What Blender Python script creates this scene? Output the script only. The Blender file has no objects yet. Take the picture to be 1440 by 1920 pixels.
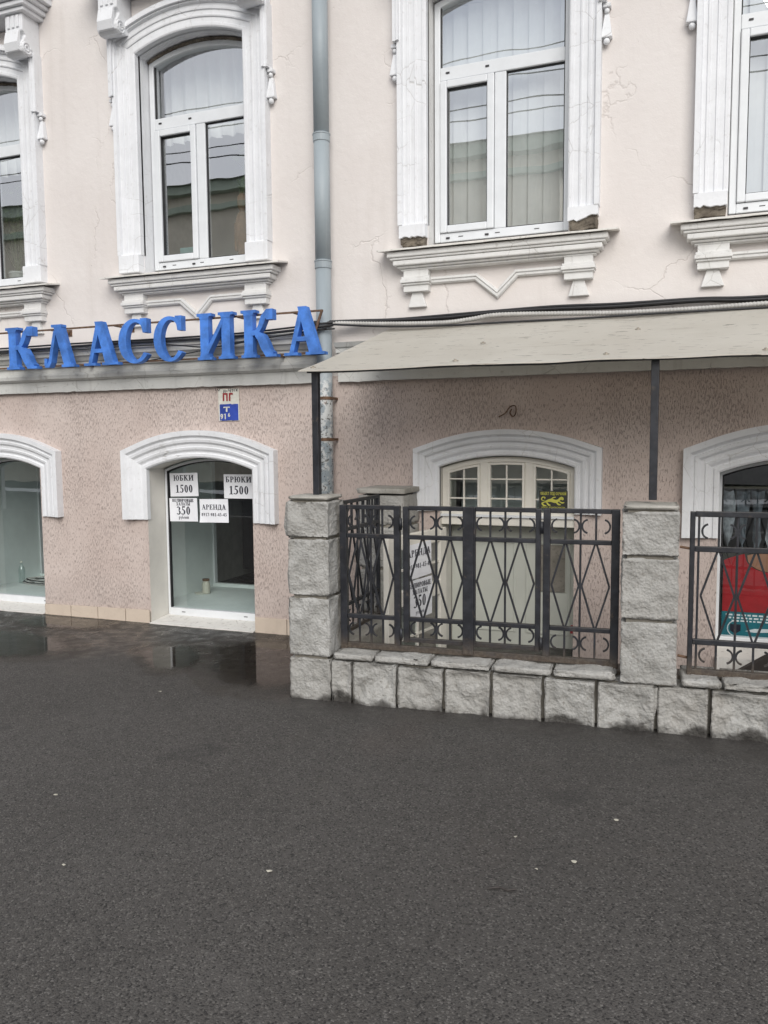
import bpy, bmesh, math, random
from mathutils import Vector, Matrix, noise
from mathutils.geometry import tessellate_polygon
random.seed(7)
SC = bpy.context.scene
COL = SC.collection

# ------------------------------------------------------------------ camera
def cam_axes(yaw, pitch, roll):
    cy, sy, cp, sp = math.cos(yaw), math.sin(yaw), math.cos(pitch), math.sin(pitch)
    f = Vector((-sy*cp, cy*cp, -sp)); r = Vector((cy, sy, 0)); u = r.cross(f)
    cr, sr = math.cos(roll), math.sin(roll)
    return r*cr + u*sr, u*cr - r*sr, f
cd = bpy.data.cameras.new('camera'); cam = bpy.data.objects.new('camera', cd); COL.objects.link(cam)
cr_, cu_, cf_ = cam_axes(math.radians(21.0125), math.radians(4.9663), math.radians(-0.4446))
M = Matrix((( cr_.x, cu_.x, -cf_.x, 0), (cr_.y, cu_.y, -cf_.y, -5.9224), (cr_.z, cu_.z, -cf_.z, 1.60), (0, 0, 0, 1)))
cam.matrix_world = M
cd.sensor_fit = 'VERTICAL'; cd.sensor_height = 24.0; cd.lens = 1520/1920*24.0
cd.clip_start = 0.05; cd.clip_end = 3000
SC.camera = cam

# ------------------------------------------------------------------ sky, sun, exposure
SUN_EL, SUN_ROT = math.radians(31), math.radians(155)     # rotation measured clockwise from +Y
W = bpy.data.worlds.new('World'); SC.world = W; W.use_nodes = True
nt = W.node_tree; nt.nodes.clear()
def wn(t): return nt.nodes.new(t)
out = wn('ShaderNodeOutputWorld'); bg = wn('ShaderNodeBackground'); sky = wn('ShaderNodeTexSky')
sky.sky_type = 'NISHITA'; sky.sun_disc = False; sky.sun_elevation = SUN_EL; sky.sun_rotation = SUN_ROT
sky.dust_density = 2.0
tc = wn('ShaderNodeTexCoord'); mp = wn('ShaderNodeMapping'); mp.inputs['Scale'].default_value = (1, 1, 2.2)
nz = wn('ShaderNodeTexNoise'); nz.inputs['Scale'].default_value = 2.2; nz.inputs['Detail'].default_value = 6; nz.inputs['Roughness'].default_value = 0.55
nt.links.new(tc.outputs['Generated'], mp.inputs['Vector']); nt.links.new(mp.outputs['Vector'], nz.inputs['Vector'])
cr = wn('ShaderNodeValToRGB')          # cloud cover: nearly closed, a few thin blue places
cr.color_ramp.elements[0].position = 0.36; cr.color_ramp.elements[0].color = (0.80, 0.80, 0.80, 1)
cr.color_ramp.elements[1].position = 0.55; cr.color_ramp.elements[1].color = (0.97, 0.97, 0.97, 1)
nt.links.new(nz.outputs['Fac'], cr.inputs['Fac'])
cc = wn('ShaderNodeValToRGB')          # cloud colour
cc.color_ramp.elements[0].position = 0.3; cc.color_ramp.elements[0].color = (0.66, 0.70, 0.78, 1)
cc.color_ramp.elements[1].position = 0.75; cc.color_ramp.elements[1].color = (0.95, 0.95, 0.97, 1)
nt.links.new(nz.outputs['Fac'], cc.inputs['Fac'])
vm = wn('ShaderNodeVectorMath'); vm.operation = 'SCALE'; vm.inputs['Scale'].default_value = 7.6
nt.links.new(cc.outputs['Color'], vm.inputs[0])
mx = wn('ShaderNodeMix'); mx.data_type = 'RGBA'
nt.links.new(cr.outputs['Color'], mx.inputs['Factor']); nt.links.new(sky.outputs['Color'], mx.inputs['A']); nt.links.new(vm.outputs['Vector'], mx.inputs['B'])
nt.links.new(mx.outputs['Result'], bg.inputs['Color']); bg.inputs['Strength'].default_value = 0.10
nt.links.new(bg.outputs['Background'], out.inputs['Surface'])
sl = bpy.data.lights.new('sun', 'SUN'); sl.energy = 1.4; sl.angle = math.radians(40); sl.color = (1.0, 0.965, 0.91)
so = bpy.data.objects.new('sun', sl); COL.objects.link(so)
sd = Vector((math.sin(SUN_ROT)*math.cos(SUN_EL), math.cos(SUN_ROT)*math.cos(SUN_EL), math.sin(SUN_EL)))
so.rotation_euler = sd.to_track_quat('Z', 'Y').to_euler(); so.location = sd*40
SC.view_settings.view_transform = 'Standard'; SC.view_settings.look = 'None'; SC.view_settings.gamma = 1
SC.view_settings.exposure = 0.74; SC.view_settings.use_curve_mapping = False

# ------------------------------------------------------------------ materials
class Mat:
    def __init__(s, name):
        s.m = bpy.data.materials.new(name); s.m.use_nodes = True; s.t = s.m.node_tree
        s.b = s.t.nodes['Principled BSDF']; s.o = s.t.nodes['Material Output']; s.pos_ = None
    def n(s, t): return s.t.nodes.new(t)
    def l(s, a, b): s.t.links.new(a, b)
    def pos(s, sc=None, loc=None):
        if s.pos_ is None: s.pos_ = s.n('ShaderNodeNewGeometry').outputs['Position']
        if sc is None: return s.pos_
        m = s.n('ShaderNodeMapping'); m.inputs['Scale'].default_value = sc
        if loc: m.inputs['Location'].default_value = loc
        s.l(s.pos_, m.inputs['Vector']); return m.outputs['Vector']
    def noise(s, scale, detail=4, rough=.55, vec=None, dist=0):
        k = s.n('ShaderNodeTexNoise'); k.inputs['Scale'].default_value = scale; k.inputs['Detail'].default_value = detail
        k.inputs['Roughness'].default_value = rough; k.inputs['Distortion'].default_value = dist
        s.l(vec if vec is not None else s.pos(), k.inputs['Vector']); return k.outputs['Fac']
    def voro(s, scale, feat='F1', vec=None, out='Distance'):
        k = s.n('ShaderNodeTexVoronoi'); k.feature = feat; k.inputs['Scale'].default_value = scale
        s.l(vec if vec is not None else s.pos(), k.inputs['Vector']); return k.outputs[out]
    def ramp(s, fac, stops):
        k = s.n('ShaderNodeValToRGB'); e = k.color_ramp.elements
        while len(e) < len(stops): e.new(.5)
        for i, (p, c) in enumerate(stops):
            e[i].position = p; e[i].color = (c, c, c, 1) if not isinstance(c, tuple) else (*c[:3], 1)
        s.l(fac, k.inputs['Fac']); return k.outputs['Color']
    def mix(s, f, a, b, mode='MIX'):
        k = s.n('ShaderNodeMix'); k.data_type = 'RGBA'; k.blend_type = mode
        for key, v in (('Factor', f), ('A', a), ('B', b)):
            i = k.inputs[key]
            if isinstance(v, (int, float)): i.default_value = v if key == 'Factor' else (v, v, v, 1)
            elif isinstance(v, tuple): i.default_value = (*v[:3], 1)
            else: s.l(v, i)
        return k.outputs['Result']
    def math(s, op, a, b=None, clamp=False):
        k = s.n('ShaderNodeMath'); k.operation = op; k.use_clamp = clamp
        for i, v in enumerate((a, b)):
            if v is None: continue
            if isinstance(v, (int, float)): k.inputs[i].default_value = v
            else: s.l(v, k.inputs[i])
        return k.outputs[0]
    def xyz(s, i):
        k = s.n('ShaderNodeSeparateXYZ'); s.l(s.pos(), k.inputs[0]); return k.outputs[i]
    def mapr(s, v, a, b, c=0., d=1., smooth=True):
        k = s.n('ShaderNodeMapRange'); k.interpolation_type = 'SMOOTHSTEP' if smooth else 'LINEAR'
        s.l(v, k.inputs['Value'])
        for n_, x in (('From Min', a), ('From Max', b), ('To Min', c), ('To Max', d)): k.inputs[n_].default_value = x
        return k.outputs['Result']
    def bump(s, h, strength=.4, dist=.01, normal=None):
        k = s.n('ShaderNodeBump'); k.inputs['Strength'].default_value = strength; k.inputs['Distance'].default_value = dist
        s.l(h, k.inputs['Height'])
        if normal is not None: s.l(normal, k.inputs['Normal'])
        return k.outputs['Normal']
    def fin(s, col=None, rough=None, normal=None, metal=None, spec=None):
        for key, v in (('Base Color', col), ('Roughness', rough), ('Normal', normal), ('Metallic', metal), ('Specular IOR Level', spec)):
            if v is None: continue
            if isinstance(v, (int, float)): s.b.inputs[key].default_value = v
            elif isinstance(v, tuple): s.b.inputs[key].default_value = (*v[:3], 1)
            else: s.l(v, s.b.inputs[key])
        return s.m
def plain(name, col, rough=.6, metal=0., vary=.12, scale=9., bump=.0):
    k = Mat(name); n1 = k.noise(scale, 5, .6)
    c = k.mix(k.mapr(n1, .3, .7), tuple(x*(1-vary) for x in col), tuple(min(1, x*(1+vary)) for x in col))
    nm = k.bump(k.noise(scale*8, 4), bump, .004) if bump else None
    return k.fin(c, rough, nm, metal)
def m_upper():
    k = Mat('upper_stucco')
    n1 = k.noise(.9, 6, .6); n2 = k.noise(5, 5, .65)
    c = k.mix(k.mapr(n1, .3, .72), (.69, .643, .616), (.74, .70, .674))
    c = k.mix(k.math('MULTIPLY', k.mapr(n2, .5, .75), .35), c, (.765, .73, .70))
    wv = k.n('ShaderNodeVectorMath'); wv.operation = 'ADD'; kn = k.n('ShaderNodeTexNoise'); kn.inputs['Scale'].default_value = 3.5
    kn.inputs['Detail'].default_value = 5; k.l(k.pos(), kn.inputs['Vector'])
    sc = k.n('ShaderNodeVectorMath'); sc.operation = 'SCALE'; sc.inputs['Scale'].default_value = .45
    k.l(kn.outputs['Color'], sc.inputs[0]); k.l(sc.outputs['Vector'], wv.inputs[0]); k.l(k.pos(), wv.inputs[1])
    e = k.voro(1.25, 'DISTANCE_TO_EDGE', wv.outputs['Vector'])
    crack = k.math('MULTIPLY', k.mapr(e, .0, .012, 1, 0), k.mapr(k.noise(1.1, 3, .5, k.pos((1, 1, 1), (4, 2, 7))), .5, .62))
    c = k.mix(k.math('MULTIPLY', crack, .28), c, (.40, .345, .31))
    # small chips showing grey render, rain streaks
    chip = k.math('MULTIPLY', k.mapr(k.noise(22, 4, .6), .69, .72), k.mapr(k.noise(1.6, 3, .5, k.pos((1, 1, 1), (9, 1, 3))), .52, .64))
    c = k.mix(k.math('MULTIPLY', chip, .75), c, (.33, .29, .26))
    st = k.mapr(k.noise(1, 4, .6, k.pos((7, 7, .5))), .52, .78); c = k.mix(k.math('MULTIPLY', st, .30), c, (.56, .515, .48))
    h = k.math('ADD', k.noise(16, 6, .6), k.math('MULTIPLY', crack, -1.2)); h = k.math('ADD', h, k.math('MULTIPLY', chip, -.8))
    h = k.math('ADD', h, k.math('MULTIPLY', k.noise(140, 3), .25))
    return k.fin(c, .86, k.bump(h, .32, .012), spec=.2)
def m_lower():
    k = Mat('grooved_stucco')
    n1 = k.noise(1.3, 5, .6)
    c = k.mix(k.mapr(n1, .3, .7), (.56, .465, .422), (.63, .54, .495))
    g = k.noise(1, 3, .6, k.pos((150, 150, 30)), .15); g2 = k.noise(1, 2, .5, k.pos((230, 230, 100), (3, 5, 1)))
    dens = k.mapr(k.noise(1.6, 4, .6, k.pos((1, 1, .8), (5, 0, 2))), .28, .72, -.02, .075)
    gr = k.mapr(k.math('ADD', g, dens), .585, .66); gr = k.math('MAXIMUM', gr, k.math('MULTIPLY', k.mapr(g2, .66, .72), .6))
    c = k.mix(k.math('MULTIPLY', gr, .46), c, (.24, .185, .17))
    st = k.mapr(k.noise(1, 4, .6, k.pos((5, 5, .45))), .5, .8); c = k.mix(k.math('MULTIPLY', st, .22), c, (.38, .30, .27))
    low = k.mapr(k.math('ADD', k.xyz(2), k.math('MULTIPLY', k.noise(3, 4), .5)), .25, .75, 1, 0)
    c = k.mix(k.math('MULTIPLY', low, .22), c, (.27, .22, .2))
    h = k.math('ADD', k.math('MULTIPLY', gr, -1.0), k.math('MULTIPLY', k.noise(120, 4, .6), .5))
    return k.fin(c, .9, k.bump(h, .7, .008), spec=.2)
def m_white(name='white_plaster', base=(.79, .80, .82), dirt=(.42, .40, .37), amt=.3):
    k = Mat(name)
    n1 = k.noise(6, 6, .65); n2 = k.noise(26, 4, .6)
    c = k.mix(k.mapr(n1, .35, .7), tuple(b*.93 for b in base), base)
    c = k.mix(k.math('MULTIPLY', k.mapr(n2, .58, .75), amt), c, dirt)
    e = k.voro(4.2, 'DISTANCE_TO_EDGE', k.pos((1, 1, 1)))
    crk = k.math('MULTIPLY', k.mapr(e, 0, .014, 1, 0), k.mapr(k.noise(1.7, 3), .5, .6))
    c = k.mix(k.math('MULTIPLY', crk, .45), c, dirt)
    st = k.mapr(k.noise(1, 4, .6, k.pos((14, 14, 1.2))), .55, .8); c = k.mix(k.math('MULTIPLY', st, amt*.8), c, dirt)
    h = k.math('ADD', k.noise(40, 5, .6), k.math('MULTIPLY', crk, -1.5))
    return k.fin(c, .72, k.bump(h, .35, .006), spec=.25)
def m_asphalt():
    k = Mat('asphalt')
    v = k.voro(150, 'F1', None, 'Color'); sp = k.n('ShaderNodeSeparateColor'); k.l(v, sp.inputs[0])
    big = k.noise(.8, 6, .7); mid = k.noise(7, 5, .6)
    c = k.mix(k.mapr(big, .3, .7), (.063, .0580, .0530), (.083, .0770, .0715))
    c = k.mix(k.mapr(mid, .35, .7), c, k.mix(.5, c, (.057, .0525, .048)))
    c = k.mix(k.mapr(sp.outputs[0], .78, .95), c, (.125, .117, .108)); c = k.mix(k.mapr(sp.outputs[1], .72, .95), c, (.026, .024, .0225))
    c = k.mix(k.math('MULTIPLY', k.mapr(sp.outputs[2], .975, .99), .5), c, (.15, .14, .125))
    # wet strip along the wall left of the stone pillar, and damp foot of the stone wall
    y = k.xyz(1); x = k.xyz(0)
    wob = k.math('MULTIPLY', k.math('SUBTRACT', k.noise(1.5, 5, .6), .5), 2.1)
    w1 = k.mapr(k.math('ADD', y, wob), -1.75, -.75)
    w1 = k.math('MULTIPLY', w1, k.mapr(x, -2.0, -2.4))
    w2 = k.math('MULTIPLY', k.mapr(k.math('ADD', y, k.math('MULTIPLY', wob, .22)), -1.78, -1.5), k.mapr(x, -2.9, -2.2))
    wet = k.math('MAXIMUM', w1, k.math('MULTIPLY', w2, .8))
    c = k.mix(k.math('MULTIPLY', wet, .55), c, (.020, .0185, .0175))
    dust = k.mapr(k.noise(2.4, 5, .65, k.pos((1, 1, 1), (3, 8, 0))), .56, .78)
    c = k.mix(k.math('MULTIPLY', dust, .22), c, (.085, .073, .060))
    rs = k.mapr(k.noise(.55, 3, .5, k.pos((1, 1, 1), (11, 3, 0))), .60, .72); c = k.mix(k.math('MULTIPLY', rs, .2), c, (.088, .058, .044))     # rusty stains
    oil = k.mapr(k.noise(1.7, 4, .6, k.pos((1, 1, 1), (2, 21, 0))), .63, .70); c = k.mix(k.math('MULTIPLY', oil, .35), c, (.030, .028, .027))
    h = k.math('MULTIPLY', k.voro(150, 'F1'), -1.0); h = k.math('ADD', h, k.math('MULTIPLY', k.noise(420, 2), .4)); h = k.math('ADD', h, k.math('MULTIPLY', mid, .7))
    rough = k.mix(wet, .88, k.mix(k.mapr(k.noise(9, 4), .35, .65), .22, .5))
    bs = k.n('ShaderNodeBump'); bs.inputs['Distance'].default_value = .008; k.l(h, bs.inputs['Height'])
    k.l(k.mapr(wet, 0, 1, .75, .30), bs.inputs['Strength'])
    return k.fin(c, rough, bs.outputs['Normal'], spec=.4)
def m_stone():
    k = Mat('rough_limestone')
    oi = k.n('ShaderNodeObjectInfo').outputs['Random']
    n1 = k.noise(5, 6, .65); n2 = k.noise(34, 6, .7)
    c = k.mix(k.mapr(n1, .3, .72), (.335, .33, .312), (.505, .50, .48))
    c = k.mix(k.math('MULTIPLY', k.mapr(n2, .52, .68), .7), c, (.22, .205, .18))
    c = k.mix(k.math('MULTIPLY', k.mapr(k.noise(2.6, 4, .6), .52, .72), .4), c, (.31, .285, .25))
    c = k.mix(k.math('MULTIPLY', k.mapr(k.noise(70, 3, .6), .58, .68), .4), c, (.54, .53, .50))
    c = k.mix(k.math('MULTIPLY', oi, .5), c, (.345, .33, .305))
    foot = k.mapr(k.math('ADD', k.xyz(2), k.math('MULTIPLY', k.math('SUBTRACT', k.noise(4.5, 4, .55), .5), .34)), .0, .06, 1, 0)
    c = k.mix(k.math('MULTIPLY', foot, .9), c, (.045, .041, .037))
    h = k.math('ADD', k.noise(28, 8, .72), k.math('MULTIPLY', k.voro(60, 'F1'), .35))
    return k.fin(c, .92, k.bump(h, .85, .018), spec=.2)
def m_concrete(name, a, b):
    k = Mat(name); c = k.mix(k.mapr(k.noise(7, 6, .65), .3, .7), a, b)
    c = k.mix(k.math('MULTIPLY', k.mapr(k.noise(45, 4), .57, .68), .5), c, tuple(x*.5 for x in a))
    return k.fin(c, .92, k.bump(k.noise(50, 6, .65), .6, .01), spec=.2)
def m_iron():
    k = Mat('painted_iron'); n1 = k.noise(14, 5, .65); n2 = k.noise(60, 4, .6)
    c = k.mix(k.mapr(n1, .35, .7), (.011, .012, .016), (.026, .028, .035))
    z = k.xyz(2)
    lowr = k.mapr(k.math('ADD', z, k.math('MULTIPLY', n1, .12)), .34, .50, 1, 0)
    rust = k.math('MAXIMUM', k.math('MULTIPLY', k.mapr(k.noise(23, 5, .7), .58, .68), .45), k.math('MULTIPLY', lowr, .85))
    c = k.mix(rust, c, k.mix(k.mapr(n2, .4, .65), (.075, .054, .038), (.125, .10, .075)))
    dust = k.n('ShaderNodeNewGeometry'); sep = k.n('ShaderNodeSeparateXYZ'); k.l(dust.outputs['Normal'], sep.inputs[0])
    c = k.mix(k.math('MULTIPLY', k.mapr(sep.outputs[2], .5, .95), .35), c, (.10, .092, .078))   # dust lying on upper faces
    return k.fin(c, k.mix(rust, .45, .85), k.bump(n2, .3, .003))
def m_pipe():
    k = Mat('zinc_pipe'); n1 = k.noise(3, 5, .6, k.pos((1, 1, .35)))
    c = k.mix(k.mapr(n1, .3, .7), (.27, .31, .335), (.33, .375, .40))
    z = k.xyz(2)
    pat = k.math('MULTIPLY', k.mapr(k.noise(11, 6, .7), .47, .53), k.mapr(z, 2.16, 2.02))
    c = k.mix(k.math('MULTIPLY', pat, .9), c, (.56, .57, .56))
    sp = k.math('MULTIPLY', k.mapr(k.noise(42, 4, .65), .56, .6), k.mapr(z, 2.14, 1.9)); c = k.mix(k.math('MULTIPLY', sp, .85), c, (.07, .065, .06))
    ru = k.math('MULTIPLY', k.mapr(k.noise(6, 5, .7, k.pos((1, 1, 1), (1, 4, 2))), .60, .64), k.mapr(z, 2.05, 1.8)); c = k.mix(ru, c, (.16, .075, .04))
    st = k.mapr(k.noise(1, 3, .6, k.pos((60, 60, 1.5))), .6, .75); c = k.mix(k.math('MULTIPLY', st, .25), c, (.5, .52, .53))
    return k.fin(c, .5, k.bump(k.noise(30, 4), .12, .004), .0)
def m_canopy():
    k = Mat('canopy_sheet'); c = k.mix(k.mapr(k.noise(1.4, 5, .6), .3, .7), (.73, .70, .635), (.80, .775, .715))
    st = k.mapr(k.noise(1, 4, .65, k.pos((2.2, 26, 26), (0, 3, 0))), .60, .74); c = k.mix(k.math('MULTIPLY', st, .55), c, (.40, .35, .28))
    sc_ = k.math('MULTIPLY', k.mapr(k.noise(1, 3, .5, k.pos((9, 70, 70))), .665, .69), .85); c = k.mix(sc_, c, (.10, .085, .07))
    k.fin(c, .5, k.bump(k.noise(2.2, 3), .12, .03))
    tl = k.n('ShaderNodeBsdfTranslucent'); k.l(c, tl.inputs[0]); mi = k.n('ShaderNodeMixShader'); mi.inputs[0].default_value = .52
    k.l(k.b.outputs[0], mi.inputs[1]); k.l(tl.outputs[0], mi.inputs[2]); k.l(mi.outputs[0], k.o.inputs['Surface']); return k.m
def schlick(k, r0, normal=None):                      # the same reflectance from both sides of a thin sheet
    lw = k.n('ShaderNodeLayerWeight'); lw.inputs['Blend'].default_value = .5
    if normal is not None: k.l(normal, lw.inputs['Normal'])
    return k.math('ADD', k.math('MULTIPLY', k.math('POWER', lw.outputs['Facing'], 5.0), 1-r0), r0)
def m_glass(name, r0, tint):
    k = Mat(name); k.t.nodes.remove(k.b)
    tr = k.n('ShaderNodeBsdfTransparent'); tr.inputs[0].default_value = (*tint, 1)
    gl = k.n('ShaderNodeBsdfGlossy'); gl.inputs['Roughness'].default_value = 0.0; gl.inputs[0].default_value = (.95, .97, 1, 1)
    bu = k.bump(k.noise(1.3, 2, .4), .05, .05); k.l(bu, gl.inputs['Normal'])
    mi = k.n('ShaderNodeMixShader'); k.l(schlick(k, r0), mi.inputs[0]); k.l(tr.outputs[0], mi.inputs[1]); k.l(gl.outputs[0], mi.inputs[2])
    k.l(mi.outputs[0], k.o.inputs['Surface']); return k.m
def m_water():
    k = Mat('puddle_water'); k.t.nodes.remove(k.b)
    at = k.n('ShaderNodeAttribute'); at.attribute_name = 'depth'                      # film thins out towards its shore
    d = k.math('ADD', at.outputs['Fac'], k.math('MULTIPLY', k.math('SUBTRACT', k.noise(16, 5, .65), .5), .75))
    m_ = k.mapr(d, .25, .95)
    tr = k.n('ShaderNodeBsdfTransparent'); k.l(k.mix(m_, (.95, .94, .93), (.66, .63, .60)), tr.inputs[0])
    gl = k.n('ShaderNodeBsdfGlossy'); k.l(k.mapr(m_, 0, 1, .28, .025), gl.inputs['Roughness'])
    gr = k.math('ADD', k.math('MULTIPLY', k.noise(5, 2), .25), k.math('MULTIPLY', k.math('MULTIPLY', k.voro(150, 'F1'), k.mapr(m_, 0, 1, 1, 0)), 1.0))
    k.l(k.bump(gr, .10, .01), gl.inputs['Normal'])
    mi = k.n('ShaderNodeMixShader'); k.l(k.math('MULTIPLY', schlick(k, .02), m_), mi.inputs[0]); k.l(tr.outputs[0], mi.inputs[1]); k.l(gl.outputs[0], mi.inputs[2])
    k.l(mi.outputs[0], k.o.inputs['Surface']); return k.m
MT = dict(upper=m_upper(), lower=m_lower(), white=m_white(), trim=m_white('grey_white_trim', (.74, .735, .72), (.36, .34, .31), .45), course=m_white('string_course_paint', (.62, .62, .595), (.33, .315, .29), .5),
    pvc=plain('white_pvc', (.71, .73, .75), .35, vary=.03), cream=plain('cream_paint', (.76, .73, .66), .55, vary=.05),
    reveal=plain('cream_reveal', (.67, .65, .60), .75, vary=.06, scale=4), asphalt=m_asphalt(), stone=m_stone(),
    mortar=m_concrete('mortar', (.20, .185, .16), (.29, .27, .235)), cap=m_concrete('cap_concrete', (.29, .28, .25), (.42, .40, .365)),
    iron=m_iron(), pipe=m_pipe(), canopy=m_canopy(), gup=m_glass('upper_glass', .40, (.90, .93, .93)), glow=m_glass('shop_glass', .12, (.89, .94, .93)),
    water=m_water(), dark=plain('dark_gasket', (.012, .012, .014), .6), paper=plain('paper', (.85, .86, .90), .7, vary=.03),
    ink=plain('ink', (.012, .012, .03), .7), blue=plain('sign_blue', (.058, .19, .58), .55, vary=.28, scale=9, bump=.05),
    rusty=plain('rusty_steel', (.13, .075, .045), .8, vary=.4, scale=30, bump=.3), cable=plain('black_cable', (.02, .02, .022), .55),
    conduit=plain('grey_conduit', (.42, .41, .39), .55), niche=plain('niche_paint', (.76, .81, .80), .7, vary=.06, scale=3),
    room=plain('room_paint', (.46, .46, .43), .9), black=plain('near_black', (.025, .024, .026), .5), tile=m_white('beige_tile', (.60, .505, .415), (.38, .31, .25), .3),
    sill=m_white('chipped_sill', (.74, .72, .68), (.30, .28, .25), .75), doorgrey=plain('grey_green_door', (.56, .575, .52), .5, vary=.05, scale=3),
    blind=plain('blind_fabric', (.82, .82, .80), .8, vary=.03), brick=m_concrete('broken_brick', (.10, .085, .07), (.22, .19, .15)),
    red=plain('plate_red', (.30, .03, .035), .5), pblue=plain('plate_blue', (.03, .065, .35), .4, vary=.25), pwhite=plain('plate_white', (.66, .65, .58), .5, vary=.08, scale=30),
    yellow=plain('sticker_yellow', (.62, .60, .10), .5), stickbg=plain('sticker_dark', (.035, .035, .03), .5), tred=plain('shirt_red', (.42, .012, .02), .7), skin=plain('poster_skin', (.42, .20, .12), .6),
    teal=plain('banner_teal', (.012, .17, .22), .5), leaf=plain('plant_leaf', (.06, .10, .035), .6, vary=.4, scale=30), leafy=plain('dry_leaf', (.22, .20, .07), .6, vary=.3, scale=30), pot=plain('pale_pot', (.55, .60, .58), .5),
    wood=plain('carved_wood', (.20, .105, .05), .6, vary=.3, scale=25), pink=plain('pink_flower', (.55, .25, .28), .6), litter=plain('pale_litter', (.38, .36, .30), .8), board=plain('dark_board', (.03, .024, .021), .6),
    screw=plain('screw_metal', (.33, .30, .25), .5, .5), cyan=plain('cyan_cloth', (.22, .46, .46), .7), road=plain('road_asphalt', (.055, .055, .056), .9, vary=.2, scale=3),
    kerb=plain('kerb_concrete', (.30, .29, .27), .9, scale=4), ow=plain('facade_pale', (.72, .65, .52), .9, scale=1), og=plain('facade_green', (.42, .48, .38), .85, scale=1), oroof=plain('roof_olive', (.34, .38, .28), .6, scale=1),
    opink=plain('facade_pink', (.50, .36, .29), .9, scale=1), jar=plain('jar_pale', (.58, .56, .48), .4), cloth=plain('grey_clothes', (.16, .18, .21), .9, vary=.6, scale=14), cloth2=plain('pale_clothes', (.40, .42, .46), .9, vary=.4, scale=14))

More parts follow.
